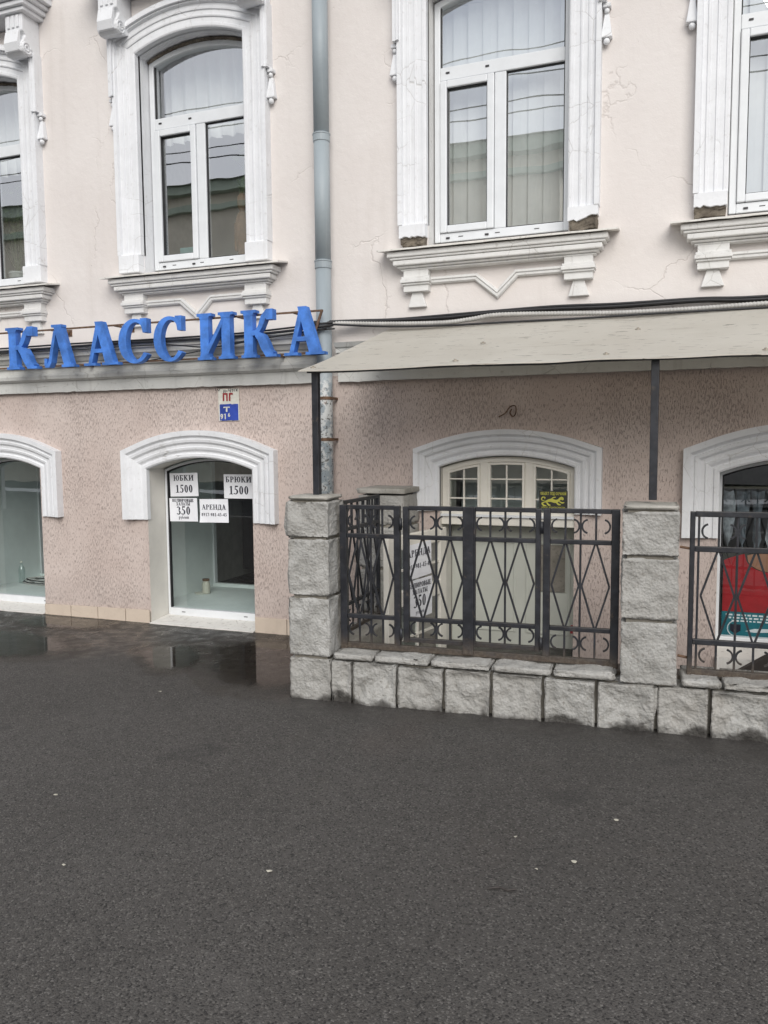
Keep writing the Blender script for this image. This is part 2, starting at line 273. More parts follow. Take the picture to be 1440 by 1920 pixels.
# ------------------------------------------------------------------ mesh helpers
class MB:
    def __init__(s): s.v = []; s.f = []
    def add(s, vs, fs):
        o = len(s.v); s.v += [tuple(p) for p in vs]; s.f += [tuple(o+i for i in f) for f in fs]; return s
    def box(s, x0, x1, y0, y1, z0, z1):
        return s.add([(x0,y0,z0),(x1,y0,z0),(x1,y1,z0),(x0,y1,z0),(x0,y0,z1),(x1,y0,z1),(x1,y1,z1),(x0,y1,z1)],
                     [(0,3,2,1),(4,5,6,7),(0,1,5,4),(1,2,6,5),(2,3,7,6),(3,0,4,7)])
    def quad(s, a, b, c, d): return s.add([a, b, c, d], [(0, 1, 2, 3)])
    def prism(s, pts, y0, y1):                       # polygon in XZ, from y0 (front) to y1
        n = len(pts); vs = [(p[0], y0, p[1]) for p in pts] + [(p[0], y1, p[1]) for p in pts]
        tri = tessellate_polygon([[Vector((p[0], p[1], 0)) for p in pts]])
        fs = [tuple(t) for t in tri] + [tuple(n+i for i in reversed(t)) for t in tri] + [(i, (i+1) % n, n+(i+1) % n, n+i) for i in range(n)]
        return s.add(vs, fs)
    def tube(s, path, r, n=8, cap=True):
        path = [Vector(p) for p in path]; rr = r if isinstance(r, (list, tuple)) else [r]*len(path)
        prev = None; vs = []
        for i, p in enumerate(path):
            t = (path[min(i+1, len(path)-1)] - path[max(i-1, 0)]).normalized()
            if prev is None:
                a = Vector((0, 0, 1)) if abs(t.z) < .9 else Vector((1, 0, 0)); u = t.cross(a).normalized()
            else: u = (prev - t*prev.dot(t)).normalized()
            prev = u; w = t.cross(u)
            for k in range(n):
                a = 2*math.pi*k/n; vs.append(p + (u*math.cos(a) + w*math.sin(a))*rr[i])
        fs = [(i*n+k, i*n+(k+1) % n, (i+1)*n+(k+1) % n, (i+1)*n+k) for i in range(len(path)-1) for k in range(n)]
        if cap: fs += [tuple(reversed(range(n))), tuple((len(path)-1)*n+k for k in range(n))]
        return s.add(vs, fs)
    def bar(s, a, b, w, d):                          # square bar a->b; w in-plane width, d depth along y
        a, b = Vector(a), Vector(b); t = (b-a).normalized(); n = Vector((0, 1, 0)); u = t.cross(n).normalized()
        vs = []
        for p in (a, b):
            for su, sn in ((-1,-1),(1,-1),(1,1),(-1,1)): vs.append(p + u*su*w/2 + n*sn*d/2)
        return s.add(vs, [(0,1,2,3),(7,6,5,4),(0,4,5,1),(1,5,6,2),(2,6,7,3),(3,7,4,0)])
    def lathe(s, prof, c, n=16):                     # prof (r,z)
        vs = [(c[0]+r*math.cos(2*math.pi*k/n), c[1]+r*math.sin(2*math.pi*k/n), c[2]+z) for r, z in prof for k in range(n)]
        fs = [(i*n+k, i*n+(k+1) % n, (i+1)*n+(k+1) % n, (i+1)*n+k) for i in range(len(prof)-1) for k in range(n)]
        fs += [tuple(reversed(range(n))), tuple((len(prof)-1)*n+k for k in range(n))]
        return s.add(vs, fs)
    def sweep(s, path, prof, closed_prof=True):      # path in XZ (offset to its left side), prof [(u outwards, v proud towards -Y)]
        P = [Vector((p[0], p[1])) for p in path]; n = len(P); m = len(prof); vs = []
        for i, p in enumerate(P):
            def nrm(a, b): d = (b-a).normalized(); return Vector((-d.y, d.x))
            if i == 0: mi = nrm(P[0], P[1])
            elif i == n-1: mi = nrm(P[-2], P[-1])
            else:
                a, b = nrm(P[i-1], p), nrm(p, P[i+1]); mi = (a+b); mi = mi/(mi.length_squared/2) if mi.length > 1e-6 else a
            for u, v in prof: q = p + mi*u; vs.append((q.x, -v, q.y))
        fs = []
        for i in range(n-1):
            for j in range(m if closed_prof else m-1):
                a, b = i*m+j, i*m+(j+1) % m; fs.append((a, b, b+m, a+m))
        if closed_prof: fs += [tuple(range(m)), tuple((n-1)*m+j for j in reversed(range(m)))]
        return s.add(vs, fs)
    def build(s, name, mat, parent=None, bevel=0, smooth=False, loc=None):
        me = bpy.data.meshes.new(name); me.from_pydata(s.v, [], s.f); me.validate()
        bm = bmesh.new(); bm.from_mesh(me); bmesh.ops.recalc_face_normals(bm, faces=bm.faces); bm.to_mesh(me); bm.free()
        me.materials.append(MT[mat] if isinstance(mat, str) else mat)
        o = bpy.data.objects.new(name, me); COL.objects.link(o)
        if parent: o.parent = parent
        if loc: o.location = loc
        if bevel:
            b = o.modifiers.new('bevel', 'BEVEL'); b.width = bevel; b.segments = 2; b.limit_method = 'ANGLE'; b.angle_limit = math.radians(35)
        if smooth:
            for p in me.polygons: p.use_smooth = True
        return o
def sheet(name, quads, mat, parent=None):            # open sheet: keep the given facing
    b = MB()
    for q in quads: b.quad(*q)
    me = bpy.data.meshes.new(name); me.from_pydata(b.v, [], b.f); me.materials.append(MT[mat])
    o = bpy.data.objects.new(name, me); COL.objects.link(o)
    if parent: o.parent = parent
    return o
def tag(o, label, cat, group=None):
    o['label'] = label; o['category'] = cat
    if group: o['group'] = group
    return o
def thing(name, label, cat, loc=(0,0,0), rz=0, group=None):
    o = bpy.data.objects.new(name, None); COL.objects.link(o); o.location = loc; o.rotation_euler = (0, 0, rz); o.empty_display_size = .1
    return tag(o, label, cat, group)
def struct(o): o['kind'] = 'structure'; return o
def arch(cx, half, zs, rise, n=20):                  # points left spring -> crown -> right spring
    if rise <= 0: return [(cx-half, zs), (cx+half, zs)]
    R = (half*half + rise*rise)/(2*rise); a = math.asin(half/R)
    return [(cx + R*math.sin(-a+2*a*i/n), zs+rise-R + R*math.cos(-a+2*a*i/n)) for i in range(n+1)]
def fbm(p, o=4):
    s_, a, f = 0, 1, 1
    for _ in range(o): s_ += a*noise.noise(p*f); a *= .55; f *= 2.1
    return s_

# ------------------------------------------------------------------ lettering: strokes -> strips of (left,right) points
def glyph(ch, T=.17, t=.075, serif=True):
    S = []
    def ST(x0, y0, x1, y1, w0, w1=None, horiz=True):
        w1 = w0 if w1 is None else w1
        if abs(x1-x0) < 1e-6: S.append([((x0-w0/2, y0), (x0+w0/2, y0)), ((x1-w1/2, y1), (x1+w1/2, y1))])
        elif abs(y1-y0) < 1e-6: S.append([((x0, y0-w0/2), (x0, y0+w0/2)), ((x1, y1-w1/2), (x1, y1+w1/2))])
        else:  # diagonal cut flat at its ends
            k = math.hypot(x1-x0, y1-y0)/abs(y1-y0); S.append([((x0-w0/2*k, y0), (x0+w0/2*k, y0)), ((x1-w1/2*k, y1), (x1+w1/2*k, y1))])
    def SF(x, y, hw=None):
        if serif:
            hw = hw or T*1.0; yy = y-t*.35 if y > .5 else y+t*.35; ST(x-hw, yy, x+hw, yy, t*.75)
    def V(x, y0=0., y1=1., w=None):
        ST(x, y0, x, y1, w or T); SF(x, y0); SF(x, y1)
    def EL(cx, cy, rx, ry, a0=0, a1=360, TT=None, tt=None, n=22):
        TT = TT or T; tt = tt or t; L = []
        for i in range(n+1):
            a = math.radians(a0+(a1-a0)*i/n); L.append(((cx+rx*math.cos(a), cy+ry*math.sin(a)), (cx+(rx-TT)*math.cos(a), cy+(ry-tt)*math.sin(a))))
        S.append(L)
    def H(x0, x1, y, w=None): ST(x0, y, x1, y, w or t)
    h = t/2; w = .8
    if ch == 'Ю': V(.17); H(.2, .48, .5); EL(.76, .5, .33, .5); w = 1.14
    elif ch == 'Б': V(.17); H(.17, .62, 1-h); ST(.6, 1, .6, .78, t*.7); EL(.3, .28, .36, .28, -90, 90); H(.15, .31, h); H(.15, .31, .56-h); w = .74
    elif ch == 'К': V(.17); ST(.24, .48, .63, .98, t*1.2); SF(.64, 1, T*.8); ST(.33, .60, .70, 0, T*.95); SF(.72, 0, T*.9); w = .86
    elif ch in 'ИЙ':
        V(.17); V(.73); ST(.22, .12, .68, .88, t*1.3); w = .92
        if ch == 'Й': EL(.45, 1.24, .16, .14, 180, 360, t, t, 10)
    elif ch == 'Р': V(.17); EL(.3, .73, .36, .27, -90, 90); H(.15, .31, 1-h); H(.15, .31, .46+h); w = .72
    elif ch == 'Ы': V(.17); EL(.28, .28, .33, .28, -90, 90); H(.15, .29, h); H(.15, .29, .56-h); V(.86); w = 1.04
    elif ch in 'ЬЪ':
        V(.27 if ch == 'Ъ' else .17); x = .1 if ch == 'Ъ' else 0; EL(.3+x, .28, .34, .28, -90, 90); H(.15+x, .31+x, h); H(.15+x, .31+x, .56-h); w = .74+x
        if ch == 'Ъ': H(.02, .27, 1-h)
    elif ch == 'В': V(.17); EL(.3, .27, .37, .27, -90, 90); EL(.28, .77, .31, .23, -90, 90); H(.15, .3, h); H(.15, .3, .52); H(.15, .3, 1-h); w = .74
    elif ch == 'Е': V(.17); H(.17, .64, 1-h); H(.17, .64, h); H(.17, .48, .51); ST(.63, 1, .63, .78, t*.8); ST(.65, 0, .65, .25, t*.8); ST(.48, .4, .48, .62, t*.7); w = .74
    elif ch == 'Л': V(.68); H(.24, .72, 1-h); ST(.15, .02, .33, .98, t*1.2); EL(.07, .1, .11, .1, -90, 60, t, t, 8); SF(.3, 1, T); w = .88
    elif ch == 'О': EL(.42, .5, .40, .5); w = .84
    elif ch == 'С': EL(.44, .5, .40, .5, 48, 312); ST(.69, .72, .69, 1, t); w = .8
    elif ch == 'Х': ST(.2, 1, .62, 0, T*.95); ST(.62, 1, .18, 0, t); SF(.2, 1); SF(.62, 1, T*.8); SF(.18, 0, T*.8); SF(.62, 0); w = .82
    elif ch == 'А': ST(.4, 1, .13, 0, t*1.05); ST(.38, 1, .68, 0, T); H(.2, .56, .34); SF(.13, 0, T*.8); SF(.69, 0); w = .84
    elif ch == 'Т': V(.4, 0, 1); H(.04, .76, 1-h); ST(.06, 1, .06, .76, t*.8); ST(.74, 1, .74, .76, t*.8); w = .8
    elif ch == 'Д': ST(.66, 0, .66, 1, T); H(.02, .86, h); H(.24, .74, 1-h); ST(.16, .02, .34, .98, t*1.2); ST(.06, .04, .06, -.2, t); ST(.82, .04, .82, -.2, t); w = .9
    elif ch == 'Н': V(.17); V(.73); H(.2, .7, .5); w = .92
    elif ch == 'П': V(.17); V(.73); H(.2, .7, 1-h); w = .92
    elif ch == 'Г': V(.17); H(.17, .62, 1-h); ST(.6, 1, .6, .76, t*.8); w = .68
    elif ch == 'Ц': V(.17); V(.7); H(.17, .84, h); ST(.82, .04, .82, -.2, t); w = .9
    elif ch == 'З': EL(.28, .74, .3, .26, -80, 140); EL(.28, .27, .34, .27, -140, 80); w = .7
    elif ch == '0': EL(.28, .5, .26, .5); w = .58
    elif ch == '1': ST(.3, 0, .3, 1, T); SF(.3, 0, T*1.3); ST(.3, .95, .12, .84, t); w = .58
    elif ch == '3': EL(.25, .75, .26, .25, -75, 150); EL(.25, .27, .3, .27, -150, 80); w = .58
    elif ch == '4': ST(.40, 0, .40, 1, T*.95); H(.0, .56, .28, t*1.4); ST(.05, .3, .36, .98, t); w = .58
    elif ch == '5': H(.14, .52, .95, T*.8); ST(.16, .55, .18, .98, t); EL(.2, .33, .34, .33, -140, 105); w = .58
    elif ch == '6': EL(.29, .32, .27, .32); EL(.45, .32, .43, .68, 95, 180); w = .58
    elif ch == '7': H(.04, .53, .93, T*.85); ST(.22, 0, .5, .95, T*.7); w = .58
    elif ch == '8': EL(.28, .76, .22, .24); EL(.28, .28, .26, .28); w = .58
    elif ch == '9': EL(.28, .67, .26, .33); EL(.12, .67, .42, .66, -85, 0); w = .58
    elif ch == '-': H(.05, .33, .36, t*1.7); w = .38
    elif ch == 'р': ST(.15, -.28, .15, .66, T*.85); SF(.15, -.28, T*.8); EL(.28, .33, .28, .33, -120, 120, T*.85); w = .6
    elif ch == 'у': ST(.12, .66, .32, 0, T*.8); ST(.5, .66, .24, -.28, t); SF(.12, .66, T*.7); SF(.5, .66, T*.6); w = .58
    elif ch == 'б': EL(.3, .31, .27, .31, 0, 360, T*.85); ST(.1, .4, .2, .9, t*1.2); H(.18, .5, .95, t*1.2); w = .6
    elif ch == 'л': ST(.46, 0, .46, .66, T*.85); H(.18, .5, .66-h); ST(.1, .02, .2, .64, t); SF(.46, 0, T*.7); w = .62
    elif ch == 'е': EL(.28, .33, .26, .33, 20, 330, T*.85); H(.08, .5, .36); w = .56
    elif ch == 'й': ST(.14, 0, .14, .66, T*.8); ST(.5, 0, .5, .66, T*.8); ST(.18, .08, .46, .58, t); EL(.32, .9, .12, .1, 180, 360, t, t, 8); w = .64
    elif ch == ' ': w = .4
    return S, w
def text_strips(txt, height, cx, z, width=None, T=.17, t=.075, serif=True, track=.08, shear=0):
    out_, x = [], 0
    for ch in txt:
        S, w = glyph(ch, T, t, serif)
        out_ += [[((a[0]+x, a[1]), (b[0]+x, b[1])) for a, b in s] for s in S]; x += w+track
    x -= track; sx = (width/x) if width else height
    return [[((cx+(a[0]-x/2)*sx, z+a[1]*height), (cx+(b[0]-x/2)*sx, z+b[1]*height)) for a, b in s] for s in out_]
def flat_strips(mb, strips, fn, step=.00012):        # fn(x,z,k)->3D point
    for k, s in enumerate(strips):
        vs = [fn(*p, k*step) for pr in s for p in pr]
        mb.add(vs, [(2*i, 2*i+1, 2*i+3, 2*i+2) for i in range(len(s)-1)])
    return mb

# ================================================================== THE SETTING
PIT = (-1.95, -0.70, -1.05, 0.02)                    # x0,x1,y0,y1 of the sunken entrance
def ground_sheet():
    x0, x1, y0, y1 = PIT; X0, X1, Y0, Y1 = -40, 40, -8.5, 6
    q = [((X0,Y0,0),(X1,Y0,0),(X1,y0,0),(X0,y0,0)), ((X0,y0,0),(x0,y0,0),(x0,y1,0),(X0,y1,0)),
         ((x1,y0,0),(X1,y0,0),(X1,y1,0),(x1,y1,0)), ((X0,y1,0),(X1,y1,0),(X1,Y1,0),(X0,Y1,0))]
    return struct(sheet('pavement', q, 'asphalt'))
ground_sheet()
struct(MB().box(-40, 40, -8.68, -8.5, -.3, .012).build('kerb', 'kerb', bevel=.02))
struct(sheet('road', [((-300,-17,-.12),(300,-17,-.12),(300,-8.6,-.12),(-300,-8.6,-.12))], 'road'))
struct(sheet('far_pavement', [((-300,-21.5,.0),(300,-21.5,.0),(300,-17,.0),(-300,-17,.0))], 'road'))
struct(sheet('ground', [((-900,-900,-.30),(900,-900,-.30),(900,-21.5,-.30),(-900,-21.5,-.30)), ((-900,-8.6,-.30),(-40,-8.6,-.30),(-40,900,-.30),(-900,900,-.30)),
    ((40,-8.6,-.30),(900,-8.6,-.30),(900,900,-.30),(40,900,-.30)), ((-40,6,-.30),(40,6,-.30),(40,900,-.30),(-40,900,-.30))], 'road'))
def puddle(pts, seed):
    c = Vector((sum(p[0] for p in pts)/len(pts), sum(p[1] for p in pts)/len(pts))); ring = []
    n = len(pts)
    for i in range(n):                               # Catmull-Rom outline with a ragged shore
        p0, p1, p2, p3 = (Vector(pts[(i+k-1) % n]) for k in range(4))
        for j in range(10):
            t = j/10; q = .5*((2*p1)+(p2-p0)*t+(2*p0-5*p1+4*p2-p3)*t*t+(3*p1-p0-3*p2+p3)*t**3)
            d = (q-c).normalized()*(.05*noise.noise(Vector((q.x*9, q.y*9, seed)))+.025*noise.noise(Vector((q.x*31, q.y*31, seed))))
            q = q+d; ring.append((q.x, min(q.y, -.012), .004))
    m = len(ring); vs = []; dep = []; K = 8
    for k in range(K):
        f = 1-k/K
        for x, y, z in ring: vs.append((c.x+(x-c.x)*f, c.y+(y-c.y)*f, z)); dep.append(min(1, k/4.))
    vs.append((c.x, c.y, .004)); dep.append(1.)
    fs = [(k*m+i, k*m+(i+1) % m, (k+1)*m+(i+1) % m, (k+1)*m+i) for k in range(K-1) for i in range(m)]+[((K-1)*m+i, (K-1)*m+(i+1) % m, K*m) for i in range(m)]
    me = bpy.data.meshes.new('puddle'); me.from_pydata(vs, [], fs); me.materials.append(MT['water'])
    at = me.attributes.new('depth', 'FLOAT', 'POINT'); at.data.foreach_set('value', dep)
    o = bpy.data.objects.new('puddle', me); COL.objects.link(o); return struct(o)
puddle([(-3.75,-.55),(-3.5,-.12),(-3.0,-.02),(-2.5,-.02),(-2.2,-.5),(-2.2,-1.1),(-2.4,-1.55),(-2.85,-1.6),(-3.3,-1.25),(-3.45,-.85)], 1)
puddle([(-4.15,-.75),(-3.8,-.48),(-3.45,-.65),(-3.2,-1.1),(-3.45,-1.4),(-3.85,-1.1)], 2)
puddle([(-5.95,-.08),(-5.3,-.02),(-4.85,-.03),(-4.65,-.36),(-5.2,-.55),(-5.8,-.46)], 3)
puddle([(-6.3,-.75),(-5.3,-.55),(-4.6,-.75),(-4.3,-1.15),(-4.8,-1.5),(-5.8,-1.4)], 4)

# ================================================================== THE HOUSE
house = thing('house', 'old two-storey house, pale pink stucco above, darker grooved pink stucco below, white arched window surrounds', 'building')
XL, XR = -9.2, 4.2
UP = [(-6.25,), (-3.945,), (-1.387,), (.672,)]
U_HALF, U_BOT, U_SPR, U_RISE = .515, 3.06, 4.845, .105
LOW = [(-6.24, .525, -.02, 1.375, .10), (-3.982, .53, -.02, 1.375, .10), (-1.31, .505, -1.15, 1.405, .085), (.68, .525, .10, 1.375, .10)]
def wall_quads(x0, x1, z0, z1, ops, Y=0.):
    q = []; x = x0
    for cx, h, b, zs, ri in ops:
        q.append(((x,Y,z0),(cx-h,Y,z0),(cx-h,Y,z1),(x,Y,z1)))
        if b > z0: q.append(((cx-h,Y,z0),(cx+h,Y,z0),(cx+h,Y,b),(cx-h,Y,b)))
        A = arch(cx, h, zs, ri)
        for a, c in zip(A[:-1], A[1:]): q.append(((a[0],Y,a[1]),(c[0],Y,c[1]),(c[0],Y,z1),(a[0],Y,z1)))
        x = cx+h
    q.append(((x,Y,z0),(x1,Y,z0),(x1,Y,z1),(x,Y,z1)))
    return q
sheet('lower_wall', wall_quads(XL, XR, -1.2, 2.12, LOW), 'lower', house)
sheet('upper_wall', wall_quads(XL, XR, 2.12, 7.4, [(c[0], U_HALF, U_BOT, U_SPR, U_RISE) for c in UP]), 'upper', house)
MB().box(XL-.1, XR+.1, -.45, 9.2, 7.4, 7.6).build('eaves_cornice', 'trim', house)
MB().add([(XL-.2,-.5,7.6),(XR+.2,-.5,7.6),(XR+.2,9.3,7.6),(XL-.2,9.3,7.6),(XL+2,4.4,9.6),(XR-2,4.4,9.6)], [(0,1,5,4),(1,2,5),(2,3,4,5),(3,0,4),(3,2,1,0)]).build('roof', 'oroof', house)
for x in (XL, XR): sheet('side_wall', [((x,0,-1.2),(x,9,-1.2),(x,9,7.4),(x,0,7.4))], 'upper', house)
sheet('back_wall', [((XL,9,-1.2),(XR,9,-1.2),(XR,9,7.4),(XL,9,7.4))], 'upper', house)
# rooms behind the windows
sheet('room_wall', [((XL,1.7,2.75),(XR,1.7,2.75),(XR,1.7,7.0),(XL,1.7,7.0))], 'niche', house)  # extra pale wall, added close behind the upper windows to brighten the rooms
sheet('room_wall', [((XL,4,-1.2),(XR,4,-1.2),(XR,4,7.3),(XL,4,7.3))]+[((x,.30,-1.2),(x,4,-1.2),(x,4,7.3),(x,.30,7.3)) for x in (-9,-5.1,-2.66,-.35,4)], 'room', house)
sheet('storey_floor', [((XL,.02,z),(XR,.02,z),(XR,4,z),(XL,4,z)) for z in (2.55, 2.75, 7.0)], 'room', house)
# string course between the storeys, broken at the drainpipe
CP = [(2.070,-.02),(2.070,.045),(2.165,.045),(2.168,.062),(2.185,.085),(2.215,.088),(2.235,.075),(2.242,.058),(2.285,.058),(2.290,.085),(2.325,.088),(2.332,.105),
      (2.365,.128),(2.372,.15),(2.405,.155),(2.412,.175),(2.445,.178),(2.462,.16),(2.475,-.02)]
def course(x0, x1, n, seed, CP=CP):
    b = MB(); m = len(CP); vs = []
    for i in range(n+1):
        x = x0+(x1-x0)*i/n
        for j, (z, v) in enumerate(CP):
            k = .0035*noise.noise(Vector((x*2.3, z*9, seed)))+(.006*noise.noise(Vector((x*14, seed, 0))) if j in (0, 1) else 0)
            vs.append((x, -v+k*.6, z+k))
    fs = [(i*m+j, i*m+j+1, (i+1)*m+j+1, (i+1)*m+j) for i in range(n) for j in range(m-1)]
    fs += [tuple(range(m)), tuple(n*m+j for j in reversed(range(m)))]
    return b.add(vs, fs).build('string_course', 'course', house)
course(XL, -2.805, 160, 1); course(-2.635, XR, 160, 2, CP[:13]+[(2.378,-.02)])

# ---- upper windows
UPROF = [(0,-.02),(0,.046),(.010,.052),(.030,.052),(.034,.045),(.072,.046),(.076,.055),(.086,.058),(.090,.049),(.126,.050),(.130,.060),(.144,.063),(.148,.054),(.174,.057),(.182,.082),(.215,.084),(.215,-.02)]
def prism_x(mb, pts, x0, x1):                        # profile in YZ pushed along X
    n = len(pts); vs = [(x0, p[0], p[1]) for p in pts]+[(x1, p[0], p[1]) for p in pts]
    tri = tessellate_polygon([[Vector((p[0], p[1], 0)) for p in pts]])
    return mb.add(vs, [tuple(t) for t in tri]+[tuple(n+i for i in reversed(t)) for t in tri]+[(i,(i+1)%n,n+(i+1)%n,n+i) for i in range(n)])
def ball(mb, c, r, n=10, sy=1.):
    prof = [(max(.0005, r*math.sin(math.pi*i/8)), -r*math.cos(math.pi*i/8)) for i in range(9)]
    k = len(mb.v); mb.lathe(prof, (0,0,0), n)
    for i in range(k, len(mb.v)): v = mb.v[i]; mb.v[i] = (c[0]+v[0], c[1]+v[1]*sy, c[2]+v[2])
    return mb
def upper_surround(cx, broken):
    A = arch(cx, U_HALF, U_SPR, U_RISE, 24); bz = 3.205
    s = MB().sweep([(cx-U_HALF, bz)]+A+[(cx+U_HALF, bz)], UPROF).build('window_surround', 'white', house)
    MB().sweep([(cx-U_HALF, 4.52)]+A+[(cx+U_HALF, 4.52)], [(.196,-.01),(.196,.104),(.214,.104),(.219,.092),(.245,.092),(.245,-.01)]).build('surround_ear', 'white', s)
    for sx in (-1, 1):
        x0, x1 = sorted((cx+sx*U_HALF, cx+sx*(U_HALF+.213)))
        if broken:
            b = MB(); n = 10; zz = [3.115+.028*noise.noise(Vector((i*.9, cx*3+sx, 0)))+(.03 if sx > 0 and i > 6 else 0) for i in range(n+1)]
            b.prism([(x0+.004, bz), (x1-.004, bz)]+[(x1-.004-(x1-x0-.008)*i/n, zz[n-i]) for i in range(n+1)], -.078, .01).build('leg_base', 'white', s, bevel=.003)
            b = MB(); b.box(x0+.012, x1-.012, -.055, .01, 3.052, 3.17); me = b.build('broken_brick', 'brick', s)
            bm = bmesh.new(); bm.from_mesh(me.data); bmesh.ops.subdivide_edges(bm, edges=bm.edges, cuts=6, use_grid_fill=True)
            for v in bm.verts: v.co += Vector((.5, 1, 1))*.016*fbm(v.co*26+Vector((sx*3, cx, 0)), 3)
            bm.to_mesh(me.data); bm.free()
        else:
            MB().box(x0+.003, x1-.003, -.084, .01, 3.055, bz).build('leg_base', 'white', s, bevel=.006)
        # pendant below the ear: cap, bell and drop
        px = cx+sx*(U_HALF+.245); p = MB()
        p.box(px-.026, px+.026, -.055, 0, 4.492, 4.518); ball(p, (px, -.036, 4.472), .018)
        vs = []
        for z, w, d in ((4.455,.015,.034),(4.335,.032,.052),(4.31,.036,.056),(4.298,.036,.056)):
            vs += [(px-w, 0, z), (px-w, -d, z), (px+w, -d, z), (px+w, 0, z)]
        p.add(vs, [(i*4+k, i*4+(k+1)%4, i*4+4+(k+1)%4, i*4+4+k) for i in range(3) for k in range(4)]+[(0,1,2,3),(15,14,13,12)])
        ball(p, (px, -.034, 4.277), .022); p.build('pendant', 'white', s, bevel=.004)
        # scroll console carrying the hood
        qx = cx+sx*.655; prof = [(0,5.30),(-.20,5.30),(-.20,5.16),(-.178,5.145),(-.165,5.13),(-.178,5.10),(-.205,5.06),(-.215,5.02),(-.205,4.985),(-.175,4.965),(-.13,4.965),(-.09,4.98),(-.05,4.99),(0,4.99)]
        c = prism_x(MB(), prof, qx-.095, qx+.095).build('console', 'white', s, bevel=.008)
        g = MB()
        for k in (-1, 0, 1): g.box(qx+k*.05-.014, qx+k*.05+.014, -.212, -.199, 5.185, 5.285)
        prism_x(g, [(-.20,5.152),(-.222,5.152),(-.245,5.05),(-.225,4.985),(-.20,4.985)], qx-.075, qx+.075)
        for e in (-1, 1):
            for rr in (.045, .022):
                g.tube([(qx+e*.097, -.158+rr*math.cos(a*.5), 5.02+rr*math.sin(a*.5)) for a in range(13)], .009, 6)
        g.build('console_ornament', 'white', s, bevel=.004)
    h = MB()
    for z0, z1, w, d in ((5.30,5.335,.80,.235),(5.335,5.375,.83,.265),(5.378,5.41,.86,.30),(5.413,5.47,.90,.34),(5.472,5.50,.92,.36)): h.box(cx-w, cx+w, -d, .01, z0, z1)
    h.build('hood', 'white', s, bevel=.007)
    f = MB(); A2 = arch(cx, .55, 5.11, .10, 16); f.prism([(cx-.55, 5.28)]+A2+[(cx+.55, 5.28)], -.022, .005); f.build('frieze_panel', 'upper', s)
    return s
def window_sill(cx):
    b = MB(); x0, x1 = cx-.865, cx+.865; n = 24; vs = []
    for i in range(n+1):
        x = x0+(x1-x0)*i/n; k = .004*noise.noise(Vector((x*7, cx, 0)))
        vs += [(x, .13, 3.066), (x, -.172, 3.016+k), (x, -.172, 3.004+k), (x, .13, 3.052)]
    b.add(vs, [(i*4+k, i*4+(k+1)%4, i*4+4+(k+1)%4, i*4+4+k) for i in range(n) for k in range(4)]+[(0,1,2,3),(n*4+3,n*4+2,n*4+1,n*4)])
    s = b.build('window_sill', 'sill', house)
    m = MB()
    for w, d, z0, z1 in ((.800,.142,2.962,3.002),(.782,.128,2.944,2.962),(.760,.118,2.905,2.942),(.735,.092,2.888,2.905),(.715,.07,2.872,2.888)): m.box(cx-w, cx+w, -d, .01, z0, z1)
    m.build('sill_moulding', 'trim', s, bevel=.008)
    for sx in (-1, 1):
        a, c = sorted((cx+sx*.693, cx+sx*.497)); k = MB()
        k.box(a, c, -.066, .01, 2.716, 2.8725)
        for z0, z1, d, e in ((2.806,2.826,.082,.012),(2.780,2.806,.094,.018),(2.764,2.780,.080,.010)): k.box(a-e, c+e, -d, .01, z0, z1)
        mx_ = (a+c)/2; k.prism([(mx_-.037,2.7165),(mx_+.037,2.7165),(mx_+.072,2.606),(mx_-.072,2.606)], -.036, .01)
        k.build('sill_bracket', 'trim', s, bevel=.004)
    z = 2.796; P = [(cx-.49, z), (cx-.145, z), (cx+.015, 2.664), (cx+.155, z+.004), (cx+.49, z+.004)]
    MB().sweep(P, [(-.026,-.01),(-.026,.022),(-.018,.034),(-.004,.036),(0,.022),(.006,.036),(.02,.034),(.026,.02),(.026,-.01)]).build('apron_moulding', 'trim', s)
    return s
def arch_frame(mb, cx, half, zb, zs, rise, w, y0, y1):
    return mb.sweep([(cx-half, zb)]+arch(cx, half, zs, rise, 20)+[(cx+half, zb)], [(0,-y0),(0,-y1),(-w,-y1),(-w,-y0)])
def pane(cx0, cx1, z0, zs, rise, y, mat, parent):
    A = arch((cx0+cx1)/2, (cx1-cx0)/2, zs, rise, 16); pts = [(cx0, z0)]+A+[(cx1, z0)]
    tri = tessellate_polygon([[Vector((p[0], p[1], 0)) for p in pts]])
    me = bpy.data.meshes.new('pane'); me.from_pydata([(p[0], y, p[1]) for p in pts], [], [tuple(t) for t in tri]); me.materials.append(MT[mat])
    o = bpy.data.objects.new('pane', me); COL.objects.link(o); o.parent = parent; return o
def rect_frame(mb, x0, x1, z0, z1, w, y0, y1):
    mb.box(x0, x0+w, y0, y1, z0, z1); mb.box(x1-w, x1, y0, y1, z0, z1); mb.box(x0+w, x1-w, y0, y1, z0, z0+w); mb.box(x0+w, x1-w, y0, y1, z1-w, z1); return mb
